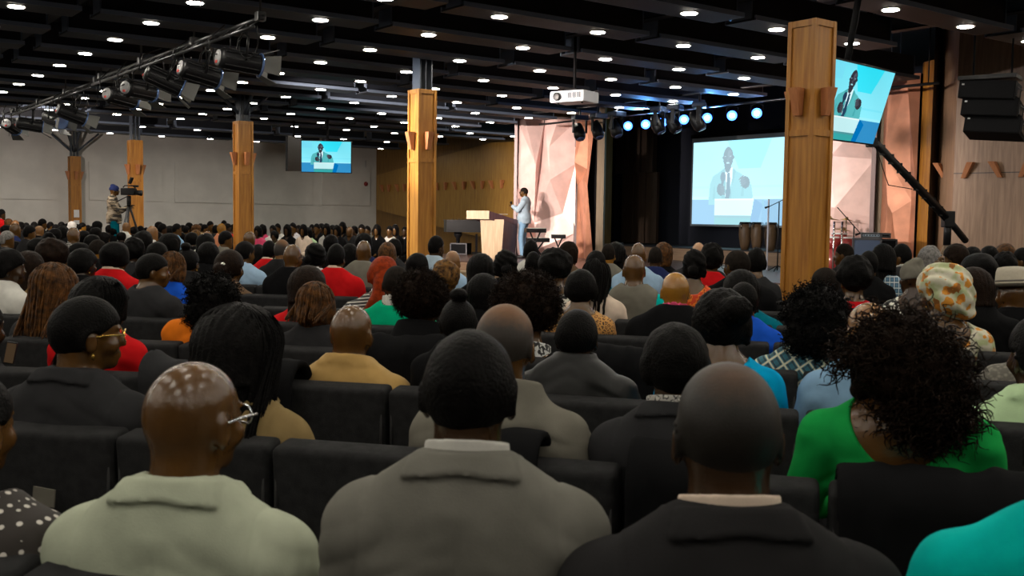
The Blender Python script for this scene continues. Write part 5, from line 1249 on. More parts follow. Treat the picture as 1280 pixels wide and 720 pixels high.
def earring(col='gold', hoop=False):
    def f(o, child, lod):
        for s in (-1, 1):
            m = MB()
            if hoop: m.tube([(s * .088, .0 + .018 * math.cos(a), 1.135 + .02 * math.sin(a)) for a in [k * PI / 6 for k in range(13)]], .0022, 5)
            else: m.lathe([(.002, .012), (.006, .006), (.006, -.004), (.002, -.010)], 8, M=Matrix.Translation((s * .088, -.002, 1.148)))
            child('earring', m.mesh('earring', []), mat('frame_gold', (.45, .28, .06), .25, .9), True)
    return f
def clip(p, r=.012, col='gold'):
    def f(o, child, lod):
        m = MB(); m.lathe([(r * .3, -r * .5), (r, 0), (r * .6, r * .5), (r * .2, r * .8)], 10, M=Matrix.Translation(p)); child('hair_clip', m.mesh('hair_clip', []), mat('clip_silver', (.7, .68, .6), .3, .8), True)
    return f
def hat(o, child, lod):
    m = MB(); M = Matrix.Translation((.0, -.0, 1.275)) @ Matrix.Rotation(-.10, 4, 'X')
    m.lathe([(.098, 0), (.100, .03), (.094, .09), (.082, .118), (.05, .124), (.02, .112)], 28, M=M); child('hat_crown', m.mesh('hat_crown', []), mat('hat_felt', (.42, .38, .30), .9, bump=.3), True)
    m = MB(); m.lathe([(.098, .004), (.13, -.004), (.160, .014), (.166, .020), (.160, .010), (.13, -.010), (.098, -.004)], 28, M=M); child('hat_brim', m.mesh('hat_brim', []), MATS['hat_felt'], True)
    m = MB()
    for i, z in enumerate((.012, .030)): m.lathe([(.101, z - .006), (.105, z), (.1005, z + .006)], 28, M=M)
    child('hat_band', m.mesh('hat_band', []), mat('hat_band', (.10, .09, .08), .7), True)
def necklace(o, child, lod):
    m = MB(); pts = [(.078 * math.sin(a), -.035 - .085 * math.cos(a), 1.075 - .05 * math.cos(a)) for a in [-1.9 + k * 3.8 / 24 for k in range(25)]]; m.tube(pts, .0022, 5)
    for k in range(6): m.lathe([(.001, -.005), (.0055, 0), (.001, .005)], 8, M=Matrix.Translation((0, -.122 - .002 * k, 1.022 - k * .010)))
    m.lathe([(.001, -.014), (.011, 0), (.001, .010)], 10, M=Matrix.Translation((0, -.132, .955))); child('necklace', m.mesh('necklace', []), mat('clip_silver', (.7, .68, .6), .3, .8))
def shawl(col):
    def f(o, child, lod):
        G, ax = grid((-.36, -.26, .60), (.36, .25, 1.08), .012); t = torso_sdf(G, 1.0, True)
        for s in (-1, 1): a, e, h = arm_sdf(G, s, 1.0, 'lap', 1.2); t = smin(t, a, .04)
        d = smax(t - .045 - .010 * vnoise(G, (12, 8, 20), 4), G[2] - 1.13, .02); d = smax(d, -(cap(G, (0, -.04, 1.1), (0, -.05, .9), .12, .10)), .02); child('shawl', nets(d, ax, 'shawl'), cloth_m(col))
    return f
def hood(col):
    def f(o, child, lod):
        key = ('hood', lod)
        if key not in CACHE:
            G, ax = grid((-.16, -.22, .90), (.16, .10, 1.14), .012); d = smax(ell(G, (0, -.105, 1.02), (.125, .07, .10)) - .006 * vnoise(G, 20, 2), -(cap(G, (0, -.028, 1.25), (0, -.036, 1.03), .066, .070)), .01); CACHE[key] = nets(d, ax, 'hood')
        child('hood', CACHE[key], cloth_m(col))
    return f
def lanyard(o, child, lod):
    m = MB(); m.tube([(.074 * math.sin(a), -.034 - .082 * math.cos(a), 1.080) for a in [-1.2 + k * .2 for k in range(13)]], .005, 6); child('lanyard', m.mesh('lanyard', []), cloth_m('navy'))
    m = MB(); m.tube([(.074 * math.sin(a), -.036 - .082 * math.cos(a), 1.081) for a in (-.75, -.62, -.5)], .0056, 6); child('lanyard_badge', m.mesh('lanyard_badge', []), cloth_m('turq'))
    m = MB(); m.tube([(.074 * math.sin(a), -.036 - .082 * math.cos(a), 1.081) for a in (-.25, -.15, -.05)], .0056, 6); child('lanyard_badge', m.mesh('lanyard_badge', []), cloth_m('orange'))

P = person
# ---- first row
P(238, 452, 112, 'bald', 'm', 'k', 'suit', 'sage', 'bald man in sage jacket', 'bald person with glasses in a pale sage collared jacket beside the dotted shawl', 0, yaw=32, body=8, sh=1.06, extras=(glasses('silver'),), seed=2)
P(588, 411, 117, 'short', 'd', 'k', 'suit', 'suitgrey', 'grey-suited man with white collar', 'short-haired person in a mid grey suit jacket with white shirt collar and coloured lanyard', 0, yaw=6, body=5, sh=1.08, extras=(under('white', 1.128), lanyard), seed=3)
P(911, 452, 128, 'thin', 'd', 't', 'suit', 'char', 'dark-suited man with pink collar', 'person with thinning crown in a charcoal suit jacket and pale pink shirt collar', 0, yaw=-4, body=0, sh=1.10, extras=(under('cream', 1.124),), seed=4)
P(-44, 462, 112, 'short', 'm', 'k', 'tee', 'mustard', 'person in mustard top', 'person in a mustard yellow top and dotted black and white shawl at the picture edge', 0, yaw=20, fem=True, sh=.9, extras=(shawl('dots'),))
P(1350, 482, 118, 'short', 'd', 'k', 'wide', 'turq', 'person in turquoise top', 'person in a loose turquoise top cut off by the lower picture corner', 0, fem=True, sh=1.16)
# ---- second row
P(1127, 392, 168, 'bigcurl', 'm', 'b', 'offsh', 'green', 'woman in green dress', 'person with huge dark curls in a bright green dress with bare upper back and necklace', 1, fem=True, sh=1.16, drop=.05, yaw=10, extras=(necklace,), seed=2)
P(630, 381, 74, 'horseshoe', 'm', 'h', 'hoodie', 'grey', 'balding man in grey sweater', 'balding person in a grey beige shawl-collar sweater behind the grey-suited man', 1, yaw=12, dx=.02, sh=1.06, seed=1)
P(850, 403, 80, 'lowafro', 'd', 'k', 'suit', 'dgrey', 'young man in dark grey cardigan', 'person with short afro in a dark grey cardigan over a patterned white scarf', 1, yaw=2, dx=-.02, sh=.98, extras=(under('paisley', 1.125, .016),), seed=2)
P(303, 378, 108, 'longwide', 'm', 'k', 'suit', 'olive', 'long-haired woman in olive jacket', 'person with long black wavy hair over an olive tan jacket', 1, fem=True, yaw=18, seed=3)
P(105, 369, 80, 'short', 'm', 'k', 'suit', 'dgrey', 'man in dark grey suit with glasses', 'person in a dark grey suit with gold glasses, head turned, before a red top', 1, yaw=48, sh=1.12, extras=(glasses('gold'), earring()), seed=4, smax_=1.3)
# ---- third row
P(722, 386, 54, 'short', 'd', 'k', 'leather', 'leatherk', 'man in black leather jacket', 'person in a glossy black leather jacket with high collar', 2, yaw=10, sh=1.1, seed=1)
P(440, 381, 51, 'bald', 'm', 'k', 'shirt', 'tan', 'bald man in tan jacket', 'bald person in a satin tan jacket with head lit from above', 2, yaw=8, sh=1.12, seed=2)
P(904, 355, 76, 'bunbraid', 'm', 'k', 'scoop', 'cyan', 'woman with braided bun', 'person with braided hair and side bun in a bright cyan blue top', 2, fem=True, yaw=6, sh=1.0, seed=3)
P(1098, 378, 52, 'bald', 'l', 'k', 'shirt', 'denim', 'bald man in denim shirt', 'bald person in a pale denim shirt behind the huge dark curls', 2, dx=-.10, sh=1.05, seed=1)
P(125, 344, 66, 'longwide', 'm', 'k', 'tee', 'red', 'woman in red top behind grey suit', 'person with glossy black layered hair in a red top before the dark grey suit', 2, fem=True, yaw=30, sh=1.08, dx=.05, seed=2)
P(-28, 372, 60, 'short', 'd', 'k', 'tee', 'dgrey', 'person holding phone', 'person in dark short sleeves holding a phone at the picture edge', 2, yaw=25, sh=1.0, pose=((-.30, .02, .74), (-.16, .26, .80)), extras=())
P(1308, 392, 76, 'short', 'd', 'k', 'shirt', 'lgreen', 'person in lime top', 'person with lime green collar cut off by the picture edge', 2, yaw=0)
P(575, 356, 44, 'bun', 'd', 'k', 'shirt', 'black', 'woman with high bun', 'person with a round black bun on top of smooth hair', 2, fem=True, yaw=5, smax_=1.35, dx=.0)
# ---- fourth row
P(1020, 356, 80, 'curlywig', 'm', 'k', 'shirt', 'plaid', 'woman in teal plaid shirt', 'person with tight black curls in a teal blue plaid shirt', 3, fem=True, yaw=4, sh=1.12, seed=1)
P(299, 343, 62, 'curlywig', 'm', 'k', 'knit', 'orange', 'woman in orange knit', 'person with full wavy black hair in a bright orange knit top', 3, fem=True, yaw=22, dx=-.5, sh=1.22, drop=.075)
P(529, 337, 68, 'afro', 'm', 'b', 'hoodie', 'black', 'woman with round afro and black jacket', 'person with a big round afro lit brown at the crown in a black jacket', 3, fem=True, yaw=8, extras=(hood('black'),))
P(660, 338, 86, 'afro', 'm', 'b', 'scoop', 'black', 'woman with wide afro and lace trim', 'person with a wide loose afro and white lace neckline', 3, fem=True, yaw=5, extras=(under('lace', 1.09, .026),), smax_=1.4)
P(400, 352, 46, 'dreads', 'm', 'n', 'knit', 'dgrey', 'woman with brown streaked locks', 'person with short brown streaked locks in a dark grey sweater', 3, fem=True, yaw=12, dx=-.06, sh=1.02)
P(70, 328, 52, 'braids', 'm', 'n', 'tee', 'dgrey', 'woman with brown braids', 'person with thick chestnut brown braids gathered low', 3, fem=True, yaw=15)
P(1318, 372, 60, 'long', 'd', 'k', 'knit', 'knitgrey', 'person in cable knit', 'person in a pale grey cable knit sweater at the picture edge', 3, fem=True, sh=1.2)
# ---- fifth row
P(1179, 326, 66, 'floral', 'm', 'floral', 'offsh', 'floral', 'woman in floral head wrap', 'person in a white and orange floral head wrap and matching floral top', 4, fem=True, yaw=-25, dx=.0, sh=1.05, extras=(earring(),))
P(846, 340, 34, 'bald', 'g', 'k', 'suit', 'black', 'bald man in black suit', 'bald person with glowing orange brown scalp in a black suit', 4, yaw=0, sh=1.15, extras=(under('pink', 1.12),))
P(727, 336, 40, 'lowafro', 'm', 'k', 'scoop', 'leopard', 'woman in leopard print', 'person with cropped black hair in a leopard print top', 4, fem=True, yaw=14)
P(922, 352, 34, 'short', 'm', 'k', 'shirt', 'blue', 'person in royal blue shirt', 'person in a royal blue shirt mostly behind the braided bun', 4, yaw=0, dx=.17, sh=1.05)
P(190, 316, 38, 'short', 'm', 'k', 'knit', 'dgrey', 'man in dark grey sweater', 'person with short hair in profile wearing a dark heather grey sweater', 4, yaw=65, body=30, dx=-.0, sh=1.25, smax_=1.3)
P(11, 310, 38, 'lowafro', 'd', 'k', 'suit', 'white', 'man in white jacket', 'person in profile in an off-white jacket at the picture edge', 4, yaw=60, body=30, sh=1.1)
P(502, 332, 33, 'buzz', 'd', 's', 'tee', 'emerald', 'man in emerald shirt', 'person with cropped hair in an emerald green top with white collar', 4, yaw=0, sh=1.15, extras=(under('white', 1.12),), dx=-.10)
P(480, 319, 37, 'pony', 'm', 'r', 'tee', 'stripe', 'woman with copper ponytail', 'person with a copper red ponytail in a black and white striped top', 4, fem=True, yaw=-5, sh=1.05)
P(605, 341, 42, 'bob', 'd', 'k', 'shirt', 'black', 'person with smooth black bob', 'person with a smooth rounded black bob before the high bun', 4, fem=True)
P(386, 331, 42, 'long', 'm', 'b', 'tee', 'red', 'long-haired woman in red', 'person with long dark brown hair in a red orange top', 4, fem=True, yaw=10)
P(1218, 333, 42, 'long', 'm', 'b', 'hoodie', 'black', 'woman in black coat', 'person with long dark brown hair in a black coat beside the pale hat', 4, fem=True, yaw=-6, sh=1.15)
P(1267, 333, 38, 'hat', 'm', 'k', 'suit', 'black', 'man in pale hat', 'person in a pale stone coloured brimmed hat and black jacket', 5, yaw=-25, body=0, sh=1.1, extras=(hat,), smax_=1.4)
# ---- sixth row
P(37, 313, 32, 'long', 'm', 'b', 'tee', 'olive', 'woman with straight dark brown hair', 'person with long straight dark brown hair behind the off-white jacket', 5, fem=True, yaw=20)
P(68, 296, 42, 'afro', 'm', 'b', 'scoop', 'navy', 'woman with afro in navy', 'person with a loose dark afro in a navy dotted top', 6, fem=True, yaw=20)
P(103, 310, 34, 'lowafro', 'd', 'k', 'suit', 'black', 'person with low afro behind braids', 'person with rounded short hair and gold earring behind the chestnut braids', 5, yaw=40, extras=(earring(),))
P(144, 302, 36, 'cap', 'm', 'k', 'suit', 'red', 'woman in red jacket with cream collar', 'person with smooth round black hair in a red jacket with cream collar', 5, fem=True, yaw=22, sh=1.05, extras=(under('cream', 1.12, .014),))
P(215, 314, 30, 'dreads', 'm', 'n', 'shirt', 'blue', 'woman with golden twists', 'person with golden brown twists in a royal blue top beside the heather sweater', 5, fem=True, yaw=20, dx=.06)
P(661, 0, 1, 'bald', 'm', 'k', None, 'black', '', '', 0) if False else None
P(746, 323, 36, 'braids', 'm', 'k', 'knit', 'cream', 'woman with beaded braids', 'person with long black beaded braids in a cream sweater', 5, fem=True, yaw=8, extras=(clip((.095, -.03, 1.17), .008), clip((.09, -.05, 1.09), .008), clip((.088, -.07, 1.00), .008)))
P(695, 308, 46, 'afro', 'm', 'k', 'scoop', 'bwprint', 'woman with large black afro', 'person with a dense black afro before the copper panel', 5, fem=True, yaw=6)
P(794, 318, 27, 'bald', 'm', 'k', 'vest', 'grey', 'bald man in grey vest', 'bald person in a grey vest over a turquoise shirt', 5, yaw=4, sh=1.1, extras=(ushirt('turq'),))
P(925, 336, 42, 'long', 'm', 'k', 'shirt', 'teal', 'woman in dark teal', 'person with fine black shoulder braids in a dark teal top', 5, fem=True, yaw=4, dx=.05, sh=1.05)
P(1069, 317, 46, 'afro', 'm', 'k', 'tee', 'red', 'woman in red with afro', 'person with a tall black afro in a red top beside the front column', 5, fem=True, yaw=-10)
P(558, 323, 38, 'afro', 'm', 'o', 'shirt', 'black', 'woman with golden curls', 'person with golden brown curls lit from above', 5, fem=True, yaw=10)
P(633, 310, 30, 'wrap', 'd', 'k', 'shirt', 'black', 'woman with gold hair clip', 'person with braided black updo and gold clip', 6, fem=True, yaw=2, extras=(clip((.03, -.135, 1.24), .014), clip((.02, -.13, 1.18), .01)))
P(602, 316, 32, 'long', 'm', 'k', 'shirt', 'black', 'woman with sleek long hair', 'person with sleek long black hair below the lectern', 6, fem=True)
# ---- seventh row and beyond, near the middle
P(235, 301, 26, 'bun', 'm', 'k', 'hoodie', 'char', 'woman with top knot', 'person with black top knot and gold earring in a charcoal hooded jacket', 6, fem=True, yaw=20, extras=(hood('char'), earring()))
P(287, 311, 36, 'backbun', 'm', 'b', 'shirt', 'brown', 'woman in brown coat', 'person with dark hair held by a silver clip in a taupe coat', 6, fem=True, yaw=18, extras=(clip((.03, -.13, 1.24), .016),))
P(303, 301, 24, 'short', 'm', 'k', 'shirt', 'lblue', 'man in pale blue shirt', 'person with cropped black hair in a pale blue shirt', 7, yaw=35, dx=.08, sh=1.1)
P(261, 302, 26, 'dreads', 'm', 'k', 'shirt', 'black', 'person with black locks', 'person with black shoulder locks between top knot and silver clip', 7, fem=True, yaw=20)
P(197, 302, 26, 'lowafro', 'd', 'k', 'shirt', 'black', 'person with flat dark hair', 'person with dark rounded hair above the golden twists', 7, yaw=25)
P(169, 295, 26, 'afro', 'd', 'k', 'shirt', 'dgrey', 'person with soft afro', 'person with a soft black afro beside the round-haired red jacket', 7, fem=True, yaw=20)
P(396, 302, 24, 'wrap', 'd', 'k', 'shirt', 'whiteprint', 'woman in black head wrap', 'person in a shiny black head wrap with knot', 7, fem=True, yaw=30)
P(420, 304, 21, 'short', 'm', 'k', 'suit', 'red', 'man in red jacket', 'person in a bright red jacket with cream collar in mid crowd', 6, yaw=25, dx=.02, sh=1.35, extras=(under('cream', 1.12, .014),))
P(367, 305, 20, 'bald', 'm', 'k', 'suit', 'black', 'bald man with glasses in black', 'bald person with glasses in a black suit in mid crowd', 6, yaw=40, dx=-.05, sh=1.25, extras=(glasses('black'),))
P(354, 299, 18, 'thin', 'l', 'h', 'suit', 'char', 'man with receding hair', 'person with receding hair in a charcoal suit behind the bald black suit', 7, yaw=30, dx=-.06, sh=1.2)
P(339, 300, 18, 'short', 'd', 'k', 'suit', 'red', 'person in red behind dark suits', 'person in a red jacket half hidden behind two dark suits', 8, yaw=25, dx=-.08, extras=(under('cream', 1.12, .014),))
P(455, 300, 19, 'bald', 'm', 'k', 'suit', 'grey', 'bald man in grey jacket', 'bald person with shining scalp in a light grey jacket', 7, yaw=22, sh=1.2)
P(455, 291, 22, 'cap', 'd', 'k', 'suit', 'navy', 'dark-haired person in navy', 'person with large round black hair behind the shining bald head', 9, fem=True, yaw=20)
P(438, 304, 16, 'long', 'm', 'k', 'shirt', 'black', 'person with long hair mid crowd', 'person with long straight hair between red jacket and grey jacket', 8, fem=True)
P(414, 293, 18, 'cap', 'd', 'k', 'shirt', 'black', 'person above red jacket', 'person with round dark hair right behind the bright red jacket', 9)
P(485, 302, 20, 'long', 'm', 'n', 'shirt', 'black', 'woman with honey brown hair', 'person with long honey brown hair beside the middle column', 8, fem=True)
P(493, 298, 16, 'cap', 'd', 'k', 'shirt', 'dgrey', 'person by the middle column', 'person with dark round hair just before the middle column', 9)
P(522, 316, 28, 'cap', 'd', 'k', 'shirt', 'black', 'person with smooth round hair', 'person with smooth round black hair under the middle column', 6)
P(545, 294, 16, 'short', 'd', 'k', 'suit', 'suitblue', 'man in pale blue suit', 'person in a pale blue suit jacket sitting tall beside the piano', 8, yaw=45, body=30, sh=1.25, smax_=1.25)
P(566, 313, 19, 'bald', 'l', 'k', 'shirt', 'lblue', 'bald man behind golden curls', 'bald person just behind the golden brown curls', 7)
P(664, 299, 16, 'short', 'd', 'k', 'suit', 'white', 'man in white jacket by keyboards', 'person with short hair in a white jacket below the keyboards', 8, sh=1.1)
P(667, 314, 17, 'short', 'd', 'k', 'shirt', 'black', 'person behind dense afro', 'person with short black hair beside the dense black afro', 7)
P(711, 301, 20, 'long', 'm', 'b', 'shirt', 'brown', 'woman with side face', 'person with long brown hair turned sideways behind the dense afro', 8, fem=True, yaw=50)
P(745, 313, 22, 'cap', 'd', 'k', 'shirt', 'teal', 'person in dark knit cap', 'person in a dark brown knit cap beside the grey jacket', 7)
P(757, 304, 17, 'buzz', 'g', 's', 'suit', 'grey', 'man in mid grey suit', 'person with close cropped shiny head in a mid grey suit', 8, yaw=20, dx=.12, sh=1.15)
P(770, 302, 26, 'longwide', 'd', 'k', 'shirt', 'black', 'woman with wavy black hair', 'person with wavy black hair before the dark stage opening', 9, fem=True)
P(799, 303, 19, 'bald', 'm', 'k', 'shirt', 'lblue', 'bald man in light blue shirt', 'bald person in a light blue shirt behind the grey vest', 7, dx=-.02, sh=1.25, yaw=15)
P(818, 308, 17, 'buzz', 'd', 's', 'suit', 'navy', 'man in navy suit', 'person with cropped hair in a navy suit beside the light blue shirt', 8, yaw=15, dx=.05)
P(827, 302, 22, 'curlywig', 'm', 'n', 'suit', 'black', 'woman with brown ringlets', 'person with brown ringlets in a black jacket below the stage', 9, fem=True, dx=.08)
P(869, 309, 29, 'wrap', 'm', 'k', 'scoop', 'redorange', 'woman in orange print', 'person with sculpted black updo in an orange and red print top', 6, fem=True, yaw=8, sh=1.1, extras=(earring(),))
P(874, 303, 16, 'bald', 'y', 'k', 'suit', 'dgrey', 'bald man behind black updo', 'bald person in a grey suit behind the orange print top', 8, sh=1.4)
P(888, 302, 28, 'afro', 'm', 'k', 'suit', 'red', 'person with afro in red', 'person with a round black afro in a red jacket below the screen', 7, dx=.06, yaw=5)
P(924, 312, 31, 'buzz', 'm', 's', 'suit', 'black', 'man with shaved hair and glasses', 'person with closely shaved hair and black glasses below the congas', 6, yaw=-25, extras=(glasses('black'),))
P(944, 309, 22, 'lowafro', 'm', 'k', 'tee', 'dgrey', 'man in taupe shirt', 'person with short textured hair in a dark taupe shirt beside the column', 7, yaw=10, dx=.05, sh=1.1)
P(968, 338, 12, 'short', 'd', 'k', 'suit', 'grey', 'person in light grey by the column', 'person in light grey half hidden behind the front column', 9, dx=.1) if False else None
P(1034, 334, 33, 'buzz', 'd', 's', 'shirt', 'black', 'person with dark cap', 'person with a smooth dark close cap of hair and glasses by the front column', 5, yaw=-30, extras=(glasses('black'),))
P(1057, 304, 21, 'buzz', 'm', 's', 'shirt', 'dgrey', 'man in profile by drums', 'person with shaved head in profile below the drum kit', 8, yaw=-60, body=0)
P(1087, 313, 22, 'short', 'd', 'k', 'shirt', 'black', 'person between afro and waves', 'person with short dark hair behind the tall afro', 7)
P(1104, 304, 30, 'longwide', 'm', 'k', 'shirt', 'bluecheck', 'woman in blue check shirt', 'person with wavy black hair in a blue and white check shirt', 7, fem=True, yaw=0, dx=.0, sh=1.05)
P(1128, 304, 19, 'short', 'm', 'k', 'suit', 'dgrey', 'man in grey suit facing sideways', 'person in a dark grey suit and white collar looking towards the stage middle', 8, yaw=-55, body=-15, extras=(under('white', 1.13, .01),))
P(1148, 323, 28, 'beanie', 'd', 'grey', 'offsh', 'bwprint', 'woman in grey beanie', 'person in a grey knit beanie and black and white print top', 6, fem=True, yaw=-35, dx=-.1, sh=1.1)
P(1162, 306, 25, 'curlywig', 'm', 'g', 'shirt', 'grey', 'person with silver curls', 'person with silver grey curls below the crane tripod', 8, fem=True)
P(1196, 304, 30, 'lowafro', 'm', 'b', 'shirt', 'brown', 'woman raising a hand to her face', 'person with dark hair in profile raising a hand to the face', 8, fem=True, yaw=-60, body=-10, pose='up')
P(1225, 316, 42, 'cap', 'd', 'k', 'shirt', 'black', 'person with broad black hair', 'person with broad rounded black hair before the walnut wall', 6, fem=True)
P(1216, 308, 16, 'cap', 'd', 'k', 'shirt', 'black', 'dark head behind raised hand', 'person with plain dark hair behind the raised hand', 9)
P(1237, 307, 20, 'cap', 'd', 'k', 'shirt', 'dgrey', 'person with dark short hair by wall', 'person with dark short hair under the walnut wall sconces', 9)
P(1257, 304, 23, 'cap', 'm', 'n', 'shirt', 'black', 'person with auburn brown hair', 'person with auburn brown hair near the outer wall', 9)
P(1256, 313, 25, 'curlywig', 'd', 'k', 'shirt', 'black', 'person with short dark curls', 'person with short dark curls behind the pale hat', 8, fem=True)
P(1279, 309, 22, 'short', 'm', 'k', 'shirt', 'black', 'woman with hoop earring', 'person with large hoop earring in profile at the picture edge', 8, fem=True, yaw=-60, body=-20, extras=(earring(hoop=True),))
P(985, 330, 30, 'short', 'd', 'k', 'suit', 'dgrey', '', '', 5) if False else None
# ---- far crowd by the grey wall: position, width, hair, skin, clothes, facing
def far(lst, grp, where):
    for i, (cx, yt, w_, hair, skin, hc, garm, col, yaw, desc) in enumerate(lst):
        fem = hair in ('long', 'afro', 'bob', 'wrap', 'updo', 'longwide', 'braids', 'curlywig')
        W = HW[hair]; dd = F_PX * W / w_
        dd = min(dd, 25.5); by = yaw if abs(yaw) > 70 else max(15.6, yaw * .6)
        if 495 > cx > 318 and abs(yaw) > 70: dd = 21.5 + (cx % 7) * .35
        person(cx, yt, w_, hair, skin, hc, garm, col, desc, 'person ' + desc + ' ' + where, d=dd, row=99, yaw=yaw, body=by, fem=fem, group=grp)
far([(18, 300, 21, 'curlywig', 'd', 'k', 'shirt', 'black', 35, 'with black curls'), (27, 302, 17, 'curlywig', 'd', 'k', 'shirt', 'black', 35, 'with tight dark ringlets'), (49, 297, 26, 'cap', 'd', 'k', 'shirt', 'black', 30, 'with large smooth black hair'),
     (9, 288, 17, 'short', 'm', 'g', 'shirt', 'dgrey', 70, 'with grey hair in profile'), (37, 281, 15, 'short', 'm', 'k', 'suit', 'char', 65, 'with short beard and white collar'), (19, 279, 12, 'bald', 'm', 'k', 'suit', 'navy', 50, 'bald with glasses in navy'),
     (49, 282, 10, 'bald', 'l', 'k', 'shirt', 'black', 45, 'bald and pale scalped beside the charcoal collar'), (92, 284, 15, 'bald', 'm', 'k', 'shirt', 'stripe', 30, 'bald in a brown striped shirt'), (105, 288, 16, 'cap', 'd', 'k', 'shirt', 'black', 30, 'with black hair behind the striped shirt'),
     (122, 299, 20, 'buzz', 'g', 's', 'suit', 'black', 35, 'with golden shaven head and white collar'), (116, 293, 21, 'cap', 'd', 'k', 'shirt', 'black', 30, 'in a dark flat cap'), (100, 303, 25, 'cap', 'd', 'k', 'shirt', 'black', 30, 'with flat dark hair'),
     (69, 285, 16, 'cap', 'd', 'k', 'shirt', 'black', 30, 'with a black knit hat'), (79, 282, 13, 'long', 'd', 'k', 'shirt', 'black', 30, 'with long black hair by the white-plated column'), (120, 284, 15, 'cap', 'd', 'k', 'shirt', 'black', 35, 'with pins in black hair'),
     (62, 289, 17, 'updo', 'd', 'k', 'shirt', 'black', 30, 'with piled dark hair'), (8, 281, 14, 'cap', 'd', 'k', 'shirt', 'black', 35, 'with plain dark hair before the red coat'), (50, 290, 12, 'cap', 'd', 'k', 'shirt', 'black', 35, 'with dark hair in shadow'), (130, 290, 14, 'long', 'm', 'k', 'shirt', 'black', 60, 'with face turned, praying hands'),
     (180, 288, 20, 'long', 'd', 'k', 'shirt', 'black', 30, 'with long black hair below the tripod'), (196, 289, 14, 'short', 'm', 'k', 'shirt', 'dgrey', 60, 'with trimmed beard beneath the tripod column'), (213, 291, 22, 'long', 'd', 'k', 'shirt', 'black', 30, 'with a glossy black ponytail'),
     (240, 290, 17, 'cap', 'd', 'k', 'shirt', 'black', 30, 'with rounded dark hair and pale cheek'), (226, 290, 12, 'cap', 'd', 'k', 'shirt', 'dgrey', 30, 'with a dark grey cap'), (245, 287, 14, 'cap', 'm', 'o', 'shirt', 'black', 30, 'with golden blond hair'), (259, 289, 14, 'bald', 'l', 'k', 'shirt', 'white', 30, 'bald and fair scalped'),
     (258, 291, 20, 'long', 'd', 'k', 'shirt', 'grey', 30, 'with wavy hair over pale grey'), (282, 288, 17, 'short', 'm', 'k', 'shirt', 'grey', 60, 'in profile by the braced column'), (302, 291, 12, 'cap', 'd', 'k', 'shirt', 'black', 30, 'with dark hair at the braced column'), (312, 289, 15, 'bald', 'm', 'k', 'shirt', 'black', 30, 'bald with shining stripes of light'),
     (152, 290, 12, 'cap', 'd', 'k', 'shirt', 'black', 30, 'with dark hair before the cameraman'), (323, 305, 20, 'long', 'd', 'k', 'shirt', 'knitgrey', 30, 'in mottled grey knit')],
    'far left crowd seen from behind', 'in the far crowd')
rf = random.Random(11)
far([(11, 273, 8, 'cap', 'm', 'n', 'shirt', 'black', 40, 'with brown hair beside the red coat'), (19, 275, 8, 'bald', 'l', 'g', 'shirt', 'black', 40, 'with fair bald head'), (2, 261, 9, 'short', 'd', 'k', 'suit', 'red', 60, 'standing in a red coat'), (26, 277, 9, 'cap', 'd', 'k', 'shirt', 'black', 40, 'with black hat'),
     (53, 273, 10, 'short', 'm', 'k', 'shirt', 'black', 50, 'raised above neighbours, short hair'), (63, 277, 8, 'short', 'm', 'k', 'shirt', 'black', 50, 'with brown face turned'), (103, 278, 9, 'short', 'g', 'k', 'shirt', 'black', 70, 'with orange-lit profile'), (91, 276, 9, 'wrap', 'd', 'white', 'shirt', 'black', 40, 'in pale head covering'),
     (122, 276, 12, 'cap', 'd', 'k', 'shirt', 'black', 40, 'in black bobble hat'), (190, 282, 13, 'bald', 'l', 'k', 'shirt', 'white', 40, 'bald and pale before the wall'), (203, 279, 11, 'short', 'd', 'k', 'shirt', 'black', 60, 'with short hair beside the pale bald head'), (199, 277, 8, 'cap', 'm', 'k', 'shirt', 'black', 60, 'peeping over the short hair'),
     (168, 283, 9, 'cap', 'd', 'k', 'shirt', 'black', 40, 'with cap beneath the tripod'), (158, 278, 9, 'bald', 'l', 'k', 'shirt', 'white', 60, 'bald beside the cameraman'), (213, 282, 12, 'long', 'd', 'k', 'shirt', 'black', 50, 'with curved dark hair'), (221, 279, 11, 'buzz', 'm', 'k', 'shirt', 'denim', 60, 'with glasses in violet light'),
     (229, 281, 8, 'cap', 'l', 'k', 'shirt', 'tan', 110, 'facing across in tan'), (237, 278, 9, 'cap', 'd', 'k', 'shirt', 'black', 100, 'with dark hat by the wall'), (246, 280, 12, 'cap', 'm', 'n', 'shirt', 'black', 60, 'with brown bob'), (256, 280, 9, 'short', 'm', 'k', 'shirt', 'tan', 80, 'with golden cheek'),
     (263, 276, 9, 'short', 'm', 'k', 'shirt', 'black', 120, 'looking across the hall'), (277, 279, 10, 'bald', 'g', 'k', 'shirt', 'salmon', 70, 'bald in salmon with dark glasses'), (280, 275, 8, 'short', 'd', 'k', 'shirt', 'black', 150, 'small face above salmon shirt'), (285, 279, 10, 'short', 'd', 'k', 'shirt', 'black', 110, 'dark beside the braced column'), (292, 280, 9, 'short', 'm', 'k', 'tee', 'red', 80, 'in red beside the braced column')],
    'farthest heads below the grey wall', 'in the last rows')
fill = []
for i in range(16):
    x = [33, 43, 70, 77, 84, 97, 110, 116, 137, 143, 176, 183, 207, 233, 251, 270][i]
    fill.append((x, [278, 277, 280, 277, 279, 280, 281, 282, 281, 284, 282, 284, 284, 282, 279, 281][i], 8.5, rf.choice(['cap', 'short', 'lowafro']), rf.choice('dm'), 'k', 'shirt', rf.choice(['black', 'dgrey', 'char']), 40, ''))
for (cx, yt, w_, hair, skin, hc, garm, col, yaw, desc) in fill:
    person(cx, yt, w_, hair, skin, hc, garm, col, 'far person', 'person with plain dark hair among small heads below the grey wall', d=24.5, row=99, yaw=yaw, body=25, group='small dark heads below the grey wall')
